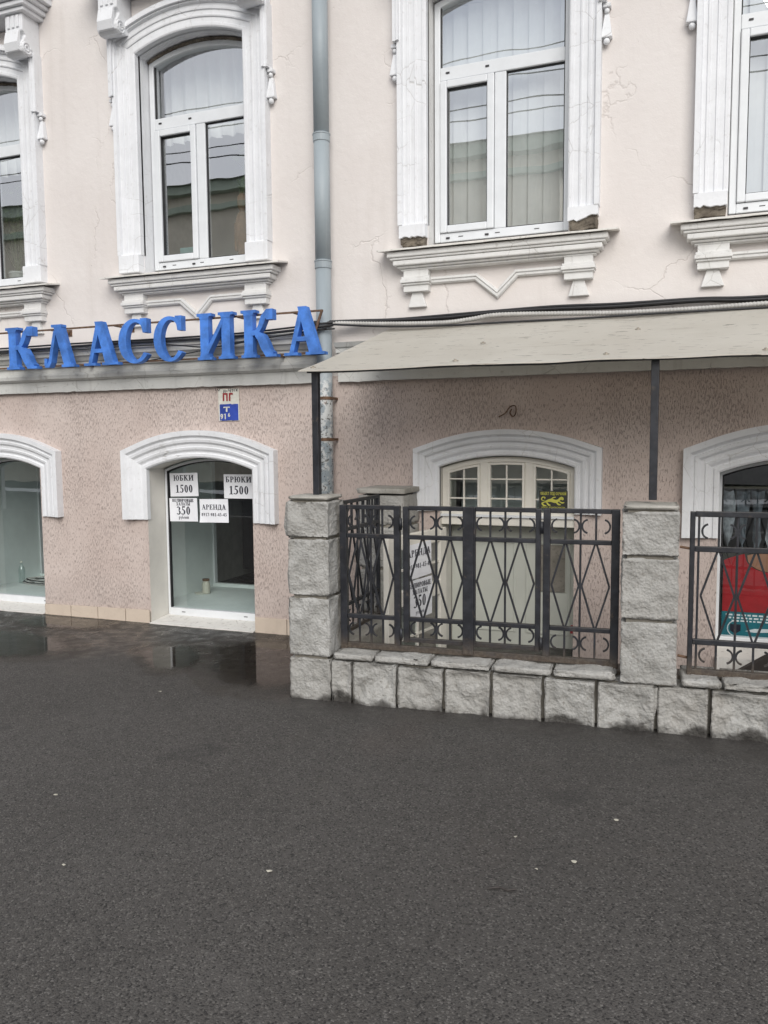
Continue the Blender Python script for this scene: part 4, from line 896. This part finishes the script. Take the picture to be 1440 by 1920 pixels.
for ch, a, c in zip('КЛАССИКА', (-5.750,-5.318,-4.890,-4.525,-4.172,-3.752,-3.352,-2.972), (-5.405,-4.995,-4.535,-4.222,-3.885,-3.418,-3.035,-2.630)): letter(ch, a, c)
for z in (2.597, 2.283): MB().box(-5.95+4.2, -2.672+4.2, -.2365, -.222, z-.007, z+.007).build('rail', 'rusty', sign)
MB().bar((-2.68+4.2, -.229, 2.598), (-2.80+4.2, -.229, 2.283), .018, .012).build('end_strut', 'rusty', sign)
for x in (-5.30, -4.62, -3.42, -2.92):
    MB().box(x+4.2-.008, x+4.2+.008, -.2215, .0, 2.588, 2.602).build('standoff', 'rusty', sign); MB().box(x+4.2-.03, x+4.2+.03, -.006, .003, 2.565, 2.625).build('wall_plate', 'rusty', sign)
for x in (-5.0, -3.1): MB().box(x+4.2-.008, x+4.2+.008, -.2215, -.06, 2.276, 2.290).build('standoff', 'rusty', sign)

# ================================================================== CABLES
def spl(P, n=10):
    P = [Vector(p) for p in P]; out_ = []
    for i in range(len(P)-1):
        p0, p1, p2, p3 = P[max(i-1, 0)], P[i], P[i+1], P[min(i+2, len(P)-1)]
        for j in range(n):
            t = j/n; out_.append(.5*((2*p1)+(p2-p0)*t+(2*p0-5*p1+4*p2-p3)*t*t+(3*p1-p0-3*p2+p3)*t**3))
    return out_+[P[-1]]
def cable(path, r, label, group=None, mat='cable', n=10, name='cable', sides=7):
    return tag(MB().tube(spl(path, n), r, sides).build(name, mat, smooth=True), label, 'cable', group)
CG = 'black cables along the string course'
cable([(-7.5,-.2,2.445),(-5.92,-.2,2.440),(-5.1,-.2,2.447),(-4.65,-.2,2.451),(-3.98,-.2,2.446),(-3.44,-.2,2.449),(-3.0,-.21,2.462),(-2.72,-.2,2.482),(-2.64,-.12,2.50)], .011, 'thick black cable lying on the ledge behind the blue letters')
cable([(-7.5,-.195,2.470),(-5.92,-.19,2.468),(-5.1,-.19,2.472),(-4.3,-.19,2.467),(-3.5,-.19,2.470),(-3.0,-.195,2.487),(-2.72,-.19,2.505),(-2.62,-.1,2.52)], .008, 'thin black cable strung just above the ledge behind the blue letters')
cable([(-6.5,-.205,2.425),(-5.92,-.205,2.428),(-5.1,-.205,2.416),(-4.65,-.205,2.419),(-4.12,-.205,2.413),(-3.67,-.21,2.372),(-3.23,-.205,2.415),(-2.75,-.2,2.453),(-2.62,-.13,2.47)], .006, 'black cable sagging in front of the ledge behind the blue letters')
cable([(-4.4,-.2,2.282),(-3.9,-.205,2.334),(-3.45,-.205,2.398),(-2.92,-.205,2.444),(-2.66,-.19,2.47)], .005, 'thin black wire slanting up behind the last four blue letters')
for k, (dz, dy) in enumerate(((0, 0), (.017, .01), (.006, -.02), (.026, .004))):
    cable([(-2.78,-.165+dy*.3,2.515+dz*.4),(-2.45,-.05+dy,2.518+dz*.6),(-2.14,-.04+dy,2.513+dz*.5),(-1.75,-.04+dy,2.506+dz),(-1.38,-.04+dy,2.521+dz*.7),(-.95,-.04+dy,2.518+dz),(-.52,-.04+dy,2.507+dz),(0,-.04+dy,2.512+dz*.8),(.41,-.04+dy,2.493+dz),(1.5,-.04+dy,2.51+dz),(3.5,-.04+dy,2.50+dz)], .010,
          'black cable bundled behind the grey corrugated conduit above the canopy', 'cables bundled above the canopy')
p = spl([(-2.80,-.175,2.505),(-2.67,-.12,2.515),(-2.27,-.085,2.491),(-1.784,-.085,2.470),(-1.56,-.085,2.482),(-1.35,-.085,2.501),(-.9,-.085,2.483),(-.519,-.085,2.464),(-.037,-.085,2.459),(.412,-.085,2.465),(1.2,-.085,2.47),(2.6,-.085,2.468)], 14)
L_ = [0]
for a, b in zip(p[:-1], p[1:]): L_.append(L_[-1]+(b-a).length)
q, step, j = [], .0055, 0; s = 0
while s < L_[-1]:
    while j < len(L_)-2 and L_[j+1] < s: j += 1
    t = (s-L_[j])/max(1e-6, L_[j+1]-L_[j]); q.append(p[j].lerp(p[j+1], t)); s += step
tag(MB().tube(q, [.0175 if i % 4 < 2 else .0150 for i in range(len(q))], 9).build('corrugated_conduit', 'conduit', smooth=True), 'grey corrugated conduit running along the wall above the canopy', 'conduit')
cable([(-2.66,-.13,2.505),(-2.17,-.12,2.462),(-1.7,-.115,2.445),(-1.215,-.115,2.442),(-.75,-.115,2.438),(-.293,-.115,2.440),(.41,-.115,2.437),(1.5,-.11,2.44),(2.6,-.11,2.44)], .008, 'single thin black cable resting along the back edge of the canopy')

# ================================================================== NOTICES, PLATE, STICKER
def notice(label, origin, ux, lines, tilt=0, size=(.298, .211), curl=None, group=None):
    """sheet of paper at `origin` (centre), ux = reading direction; lines = (text, height, width, z, opts)"""
    ux = Vector(ux).normalized(); nrm_ = Vector((ux.y, -ux.x, 0))          # towards the reader
    th = thing('paper_notice', label, 'notice', origin, 0, group); c, s_ = math.cos(tilt), math.sin(tilt)
    def P(x, z, k=0.):
        X, Z = x*c-z*s_, x*s_+z*c; bow = .0012+.0016*math.sin(x*11+origin[0]*7)*math.sin(z*13+1)
        if curl: d = max(0, (curl[0]*(x-curl[1])+curl[2]*(z-curl[3]))); bow += d*d*3.0
        q_ = ux*X+nrm_*(bow+k); return (q_.x, q_.y, q_.z+Z)
    w, h = size; n, m_ = 16, 12; b_ = MB()
    for sgn, off in ((1, 0), (-1, -.0004)):
        b_.add([P(-w/2+w*i/n, -h/2+h*j/m_, off) for j in range(m_+1) for i in range(n+1)], [((j*(n+1)+i), (j*(n+1)+i+1), ((j+1)*(n+1)+i+1), ((j+1)*(n+1)+i)) for j in range(m_) for i in range(n)])
    b_.build('sheet', 'paper', th, smooth=True)
    for ln in lines:
        t_ = MB(); txt, hh, ww, z = ln[:4]; o = ln[4] if len(ln) > 4 else {}
        flat_strips(t_, text_strips(txt, hh, o.get('cx', 0), z, ww, T=o.get('T', .2), t=o.get('t', .085)), lambda x, zz, k: P(x, zz, .0006+k))
        t_.build('lettering', 'ink', th)
    return th
NG = 'paper price notices in the shop window'
YG = .264
notice('paper price sheet for skirts, ЮБКИ 1500, taped above the dressing gown sheet', (-4.310, YG, 1.226), (1,0,0), [('ЮБКИ',.050,.215,.036),('1500',.070,.185,-.072)], .028)
notice('paper price sheet for trousers, БРЮКИ 1500, taped alone under the arch corner by the drainpipe side', (-3.742, YG, 1.217), (1,0,0), [('БРЮКИ',.050,.262,.036),('1500',.074,.200,-.070)], .004, (.300,.213))
notice('paper price sheet for velour dressing gowns, 350 рублей, taped below the skirts sheet', (-4.322, YG, .998), (1,0,0), [('ВЕЛЮРОВЫЕ',.026,.232,.073,{'T':.24,'t':.11}),('ХАЛАТЫ',.027,.150,.040,{'T':.24,'t':.11}),('350',.074,.148,-.044),('рублей',.030,.108,-.082,{'T':.22})], .02)
notice('rental notice АРЕНДА with phone number and curled corner taped inside the shop window arch', (-4.000, YG, .996), (1,0,0), [('АРЕНДА',.044,.248,.012),('8917-981-45-45',.028,.262,-.048,{'T':.2})], .018, (.294,.210), (-.7,-.09,-.7,-.06))
dl = Matrix.Rotation(math.radians(-101), 3, 'Z')
def on_leaf(x, z): v = dl @ Vector((x, .026, 0)); return (-1.79+v.x, .02+v.y, z)
ul = -(dl @ Vector((1, 0, 0)))
notice('rental notice with phone number stuck on the open glazed door behind the gate', on_leaf(.44, .745), ul, [('АРЕНДА',.048,.32,.035),('8917-981-45-45',.034,.34,-.055)], .02, (.37,.25))
notice('dressing gown price sheet stuck low on the open glazed door behind the gate', on_leaf(.43, .465), ul, [('ВЕЛЮРОВЫЕ',.036,.31,.085,{'T':.22,'t':.1}),('ХАЛАТЫ',.034,.21,.038,{'T':.22,'t':.1}),('350',.085,.18,-.062),('рублей',.030,.12,-.11)], .0, (.37,.285))

pt = thing('hydrant_plate', 'small painted wall plate, white with red letters above, blue below', 'sign', (-3.652, -.004, 1.78))
def plate(name, mat, x0, x1, z0, z1, y, seed):
    n = 12; pts = [(x0+(x1-x0)*i/n, z0+.004*noise.noise(Vector((i*1.3, seed, 0)))) for i in range(n+1)]+[(x1-(x1-x0)*i/n, z1+.005*noise.noise(Vector((i*1.1, seed+4, 0)))) for i in range(n+1)]
    return MB().prism(pts, y, y+.006).build(name, mat, pt)
plate('white_field', 'pwhite', -.100, .098, .004, .268, -.008, 1); plate('blue_field', 'pblue', -.088, .090, .006, .142, -.0095, 2)
def pl_text(items, mat):
    t_ = MB()
    for txt, hh, ww, cx, z, T in items: flat_strips(t_, text_strips(txt, hh, cx, z, ww, T=T, t=T*.85, serif=False), lambda x, zz, k: (x, -.0112-k, zz))
    return t_.build('lettering', mat, pt)
pl_text([('ПГ', .066, .10, -.008, .168, .25)], 'red')
pl_text([('Т', .042, .060, -.020, .078, .2), ('91', .046, .062, -.052, .016, .2), ('6', .032, .022, .002, .036, .2)], 'pwhite')
t_ = MB()
for P_ in ([(-.128,.278),(-.115,.252)],[(-.105,.27),(-.09,.252),(-.083,.272)],[(-.047,.262),(-.045,.235),(-.03,.262),(-.028,.236)],[(-.022,.25),(-.008,.252)],[(.005,.27),(.004,.25),(.02,.252)],[(.02,.272),(.022,.238)],[(.034,.258),(.04,.245),(.05,.258),(.04,.266),(.034,.258)],[(.06,.265),(.06,.245)],[(.072,.268),(.088,.246)],[(.09,.268),(.074,.246)],[(-.11,.285),(-.04,.281),(.05,.284)]):
    t_.tube([(x, -.0125, z) for x, z in P_], .0022, 5)
t_.build('handwriting', 'ink', pt)

st = thing('security_sticker', 'dark sticker with yellow ОБЪЕКТ ПОД ОХРАНОЙ and a leaping cat emblem on the fanlight', 'sticker', (-.964, .0440, 1.10))
MB().box(-.103, .103, -.0018, 0, 0, .131).build('backing', 'stickbg', st)
t_ = MB(); flat_strips(t_, text_strips('ОБЪЕКТ ПОД ОХРАНОЙ', .022, 0, .101, .188, T=.19, t=.15, serif=False), lambda x, z, k: (x, -.0024-k, z)); t_.build('lettering', 'yellow', st); t_ = MB()
flat_strips(t_, text_strips('ЦЕНТР БЕЗОПАСНОСТИ', .010, 0, .006, .17, T=.17, t=.13, serif=False), lambda x, z, k: (x, -.0024-k, z)); t_.build('lettering', 'yellow', st)
e = MB()
def blobline(P_, w):
    S_ = spl([(x, 0, z) for x, z in P_], 6); n = len(S_); L2 = []
    for i, c_ in enumerate(S_):
        a = S_[max(i-1, 0)]; b_ = S_[min(i+1, n-1)]; d = Vector((b_.x-a.x, b_.z-a.z)).normalized(); ww = w*(.35+.65*math.sin(math.pi*(i+.5)/n)); L2.append(((c_.x-d.y*ww, c_.z+d.x*ww), (c_.x+d.y*ww, c_.z-d.x*ww)))
    return L2
flat_strips(e, [blobline(P_, w) for P_, w in (([(-.06,.05),(-.02,.062),(.02,.055),(.05,.072)], .012), ([(.04,.07),(.06,.078),(.072,.066)], .011), ([(-.058,.05),(-.08,.04),(-.07,.025),(-.05,.022)], .006), ([(-.05,.05),(-.035,.03),(-.02,.026)], .006),
    ([(.02,.055),(.035,.035),(.055,.03)], .006), ([(.04,.058),(.062,.045),(.08,.048)], .005), ([(-.06,.055),(-.085,.066),(-.078,.084),(-.06,.082),(-.064,.07)], .004), ([(-.02,.066),(0,.082),(.02,.086)], .004))], lambda x, z, k: (x, -.0024-k, z)); e.build('emblem', 'yellow', st)

# ================================================================== THINGS BEHIND THE GLASS
def slats(cx, label):
    v = thing('vertical_blind', label, 'blind', (cx, .30, 3.08))
    MB().box(-.50, .50, -.02, .02, 1.80, 1.84).build('head_rail', 'pvc', v)
    for k in range(9):
        x = -.46+k*.115; a = math.radians(14+4*math.sin(k*2.3+cx)); c, s_ = math.cos(a)*.06, math.sin(a)*.06
        zt = 1.79; zb = .02
        b_ = MB(); b_.add([(x-c,-s_,zb),(x,-.006,zb),(x+c,s_,zb),(x-c,-s_,zt),(x,-.006,zt),(x+c,s_,zt)], [(0,1,4,3),(1,2,5,4)]); o = b_.build('slat', 'blind', v)
    return v
slats(UP[2][0], 'white vertical blind behind the upper window above the basement entrance'); slats(UP[3][0], 'white vertical blind behind the upper window above the dark-poster shop window')
def curtain(cx, label, z0, z1):
    n = 60; vs = []
    for i in range(n+1):
        x = -.55+1.1*i/n; y = .03*math.sin(i*.9)+.012*math.sin(i*2.3); vs += [(x, y, z0), (x, y, z1)]
    o = MB().add(vs, [(2*i, 2*i+2, 2*i+3, 2*i+1) for i in range(n)]).build('net_curtain', 'blind', smooth=True, loc=(cx, .42, 0)); return tag(o, label, 'curtain')
curtain(UP[0][0], 'white gathered curtain behind the upper window with potted plants', 4.22, 5.1); curtain(UP[1][0], 'white gathered curtain behind the upper window with the carved wooden figure', 4.26, 5.1)
for cx in (UP[0][0], UP[1][0]): MB().box(cx-.6, cx+.6, .20, .50, 3.09, 3.115).build('inner_sill', 'pvc', house)
def plant(label, x, y, z, h, n, mat, spread, seed, pot=.07, grassy=False):
    R_ = random.Random(seed); t = thing('potted_plant', label, 'plant', (x, y, z))
    MB().lathe([(pot*.7,0),(pot*.75,.01),(pot,.13),(pot*1.08,.132),(pot*1.08,.15),(pot*.95,.15)], (0,0,0), 18).build('pot', 'pot', t, smooth=False)
    lf_ = MB(); stm = MB()
    for k in range(n):
        a = R_.uniform(0, 6.28); tip = Vector((math.cos(a)*R_.uniform(.2, 1)*spread, math.sin(a)*R_.uniform(.1, .5)*spread, .15+h*R_.uniform(.25, 1)))
        if grassy:
            m0 = Vector((tip.x*.3, tip.y*.3, tip.z*.8)); P_ = spl([(0,0,.14), m0, tip], 4); L2 = []
            for i, q_ in enumerate(P_): w = .006*(1-i/len(P_)); L2 += [q_-Vector((w,0,0)), q_+Vector((w,0,0))]
            lf_.add(L2, [(2*i,2*i+1,2*i+3,2*i+2) for i in range(len(P_)-1)])
        else:
            stm.tube([(0,0,.13), (tip.x*.5, tip.y*.5, tip.z*.6), tip], .003, 4)
            for _ in range(3):
                o = tip+Vector((R_.uniform(-.06,.06), R_.uniform(-.04,.04), R_.uniform(-.06,.06))); d = Vector((R_.uniform(-1,1), R_.uniform(-.6,.6), R_.uniform(-.6,.6))).normalized(); u = d.cross(Vector((.2,1,.3))).normalized(); L = R_.uniform(.03,.06)
                lf_.add([o-d*L, o+u*L*.45, o+d*L, o-u*L*.45], [(0,1,2,3)])
    if stm.v: stm.build('stem', 'leaf', t)
    lf_.build('foliage', mat, t); return t
plant('yellowish grassy plant in a pale pot behind the upper window next to the house end', -5.99, .30, 3.115, .32, 60, 'leafy', .16, 3, .085, True)
plant('tall leafy green plant behind the upper window next to the house end', -6.2, .34, 3.115, .85, 22, 'leaf', .22, 5, .09)
plant('bushy green plant behind the upper window above the sign', -3.60, .36, 3.115, .85, 34, 'leaf', .14, 8, .08)
fg = thing('wooden_figure', 'brown carved wooden figure beside a plant behind the upper window above the sign', 'figurine', (-3.66, .29, 3.115))
MB().lathe([(.05,0),(.055,.05),(.04,.12),(.06,.22),(.065,.34),(.045,.42),(.02,.45),(.03,.47),(.045,.52),(.04,.57),(.015,.60)], (0,0,0), 14).build('body', 'wood', fg, smooth=True)
MB().box(-.075, -.045, -.02, .02, .12, .36).build('arm', 'wood', fg, bevel=.01); MB().box(.045, .075, -.02, .02, .12, .36).build('arm', 'wood', fg, bevel=.01)
tag(MB().box(-4.33, -4.05, .33, .36, 3.117, 3.33).build('folded_cloth', 'cyan', bevel=.01), 'pale cyan cloth standing on the sill behind the upper window sash', 'cloth')
jr = thing('glass_jar', 'small pale jar on the floor of the shop window niche', 'jar', (-4.58, .98, .086))
MB().lathe([(.035,0),(.04,.01),(.04,.10),(.032,.115),(.032,.13)], (0,0,0), 16).build('body', 'jar', jr, smooth=True); MB().lathe([(.036,.131),(.036,.150),(.02,.152)], (0,0,0), 16).build('lid', 'rusty', jr)
MB().lathe([(.05,0),(.055,.004),(.06,.012),(.052,.012)], (-.05,-.03,0), 16).build('saucer', 'pwhite', jr)
cl = thing('cable_coil', 'heap of thin dark cable lying in the first shop window niche', 'cable', (-6.60, .90, .087))
for k in range(5):
    R_ = random.Random(k); MB().tube([(.26*math.cos(a*.35+k)*(1+.1*R_.random())+.02*k, .11*math.sin(a*.35+k), .008+.012*k+.006*math.sin(a*1.3+k)) for a in range(20)], .006, 6).build('loop', 'cable' if k % 2 else 'conduit', cl)
bt = thing('plastic_bottle', 'clear crumpled bottle beside the cable heap in the first niche', 'bottle', (-6.86, .86, .086))
MB().lathe([(.03,0),(.035,.01),(.033,.08),(.036,.14),(.03,.17),(.012,.20),(.012,.225)], (0,0,0), 14).build('body', 'glow', bt, smooth=True); MB().lathe([(.014,.226),(.014,.243),(.01,.245)], (0,0,0), 12).build('cap', 'pwhite', bt)
# poster and hanging clothes in the shop window right of the second pillar
po = thing('poster', 'shop window poster with a red shirt above a teal banner', 'poster', (.62, .33, .20))
MB().box(-.42, .48, .0, .006, -.02, .60).build('panel', 'stickbg', po)
MB().prism([(max(-.415, q[0]-.13), q[1]+.02) for q in [(q.x, q.z) for q in spl([(-.40,0,.146),(-.39,0,.28),(-.36,0,.42),(-.28,0,.515),(-.15,0,.565)], 6)]+[(q.x, q.z) for q in spl([(-.149,0,.564),(-.12,0,.49),(-.04,0,.445),(.06,0,.44),(.14,0,.485),(.18,0,.565)], 6)]+[(q.x, q.z) for q in spl([(.181,0,.566),(.32,0,.51),(.40,0,.40),(.43,0,.28),(.44,0,.146)], 6)]], -.004, -.0005).build('shirt', 'tred', po)
MB().prism([(q.x-.13, q.z+.02) for q in spl([(-.13,0,.555),(-.115,0,.498),(-.04,0,.45),(.06,0,.445),(.135,0,.49),(.165,0,.555),(.10,0,.575),(-.06,0,.575)], 5)], -.003, -.0004).build('neck', 'skin', po)
MB().box(-.418, .478, -.008, -.0042, -.02, .165).build('banner', 'teal', po)
t_ = MB()
for r_, (z, h_) in enumerate(((.138,.012),(.116,.012),(.096,.010))):
    x = -.39+.02*r_; R_ = random.Random(r_)
    while x < .44: w = R_.uniform(.012, .05); t_.box(x, x+w, -.0095, -.0082, z, z+h_); x += w+.010
t_.build('banner_print', 'paper', po)
t_ = MB(); t_.prism([(-.36,.075),(-.29,.075),(-.29,.03),(-.325,.005),(-.36,.03)], -.0096, -.0083); t_.build('shield', 'ink', po)
t_ = MB(); t_.prism([(-.26,.03),(-.2,.05),(-.1,.055),(.0,.07),(.4,.075),(.4,.055),(0,.045),(-.1,.03),(-.2,.022)], -.0096, -.0083); t_.tube([(-.325+.052*math.cos(a*.4), -.009, .045+.055*math.sin(a*.4)) for a in range(3, 13)], .004, 5); t_.build('banner_sweep', 'paper', po)
for k in range(9):
    R_ = random.Random(20+k); x = .24+k*.098; vs = []; n = 10
    for i in range(n+1):
        u = i/n; w = .035+.012*math.sin(u*5+k)+(.02 if u > .85 else 0)*(-1); z = 1.22-.45*u
        vs += [(x-w, .62+.02*math.sin(u*9+k), z), (x, .585+.015*math.sin(u*7+k), z-.01), (x+w, .62+.02*math.cos(u*8+k), z)]
    o = MB().add(vs, [(3*i+j, 3*i+j+1, 3*i+j+4, 3*i+j+3) for i in range(n) for j in range(2)]).build('hanging_garment', 'cloth2' if k % 3 == 0 else 'cloth', smooth=True)
    tag(o, 'grey garment hanging on a rail behind the shop window with the red shirt poster', 'garment', 'garments on the rail behind the poster')
tag(MB().tube([(.16,.62,1.24),(1.22,.62,1.24)], .012, 8).build('clothes_rail', 'screw'), 'metal clothes rail behind the shop window with the red shirt poster', 'rail')
# dark board leaning over the steps behind the right railing
bd = MB(); bd.add([(.13,-.36,.005),(1.5,-.36,.96),(1.5,-.36,.84),(.30,-.36,.005),(.13,-.30,.005),(1.5,-.30,.96),(1.5,-.30,.84),(.30,-.30,.005)], [(0,1,2,3),(7,6,5,4),(0,4,5,1),(1,5,6,2),(2,6,7,3),(3,7,4,0)])
tag(bd.build('sloping_board', 'board', bevel=.005), 'dark sloping board behind the open railing in front of the poster window', 'board')

# ================================================================== SMALL LITTER ON THE PAVEMENT
R_ = random.Random(5)
for x, y, s_ in ((-1.451,-3.37,.013),(-.393,-2.912,.014),(-.277,-2.504,.013),(-.642,-2.795,.009),(-.52,-3.015,.009),(-2.693,-3.124,.012),(-2.207,-3.602,.009),(-3.19,-1.673,.015)):
    a0 = R_.uniform(0, 6); n = 7; ring = [(s_*R_.uniform(.6,1.1)*math.cos(a0+k*6.283/n), s_*R_.uniform(.45,.8)*math.sin(a0+k*6.283/n), .004+.004*R_.random()) for k in range(n)]
    o = MB().add(ring+[(0,0,.009)], [(k, (k+1) % n, n) for k in range(n)]).build('fallen_petal', 'litter', loc=(x, y, 0))
    tag(o, 'tiny pale fallen petal lying on the dark asphalt', 'petal', 'petals scattered on the pavement')
tag(MB().tube([(-.66,-3.21,.007),(-.62,-3.19,.009),(-.59,-3.195,.006),(-.56,-3.18,.008)], .0035, 6).build('twig', 'board'), 'small dark twig lying on the asphalt pavement', 'twig')

# ================================================================== ACROSS THE STREET (seen in the window panes)
def far_house(label, x0, x1, y0, y1, h, wallm, roofm, nwin, rows, ridge):
    t = thing('house', label, 'building', ((x0+x1)/2, y1, 0)); c = (x0+x1)/2
    MB().box(x0-c, x1-c, y0-y1, 0, -.3, h).build('wall', wallm, t)
    k = MB()
    for z, d, hh in ((h-.25,.45,.35),(h-1.0,.25,.25),(h*.5,.2,.25)): k.box(x0-c-d, x1-c+d, y0-y1-d, d, z, z+hh)
    k.build('cornice', 'og', t)
    m = (y0-y1)/2; MB().add([(x0-c-.6,.6,h+.11),(x1-c+.6,.6,h+.11),(x1-c+.6,y0-y1-.6,h+.11),(x0-c-.6,y0-y1-.6,h+.11),(x0-c+2.5,m,h+ridge),(x1-c-2.5,m,h+ridge)], [(0,1,5,4),(1,2,5),(2,3,4,5),(3,0,4),(3,2,1,0)]).build('roof', roofm, t)
    for r in range(rows):
        for i in range(nwin):
            x = x0-c+(i+.5)*(x1-x0)/nwin; z = 1.2+r*(h-1.5)/rows
            w = MB().box(x-.75, x+.75, .0, .10, z-.1, z+2.3).build('window', 'pvc', t); MB().box(x-.6, x+.6, .1005, .12, z, z+2.15).build('pane', 'black', w)
    return t
far_house('two-storey pale house with green cornices across the street', -34, -4.4, -36, -22, 11.6, 'ow', 'oroof', 11, 2, 2.4)
far_house('low pink house across the street', 9, 30, -34, -23, 5.2, 'opink', 'oroof', 7, 1, 1.6)
for k, (z, y) in enumerate(((7.6,-9.0),(7.9,-9.2),(8.3,-9.1),(9.4,-10.5))):
    cable([(-40,y-2*k*.3,z+1.0),(-15,y-.4*k*.3,z+.1),(0,y,z),(18,y+.3*k,z+.4),(40,y,z+1.2)], .012, 'black overhead wire strung high along the street', 'overhead wires along the street', n=12, sides=5)

tag(MB().tube(spl([(-1.36,-.012,1.775),(-1.31,-.02,1.80),(-1.275,-.022,1.845),(-1.235,-.02,1.85),(-1.232,-.02,1.80),(-1.255,-.01,1.775),(-1.275,-.016,1.80),(-1.262,-.02,1.83)], 6), .0045, 6).build('wire_hook', 'rusty'), 'bent rusty wire hook sticking out of the wall over the basement fanlight', 'hook')
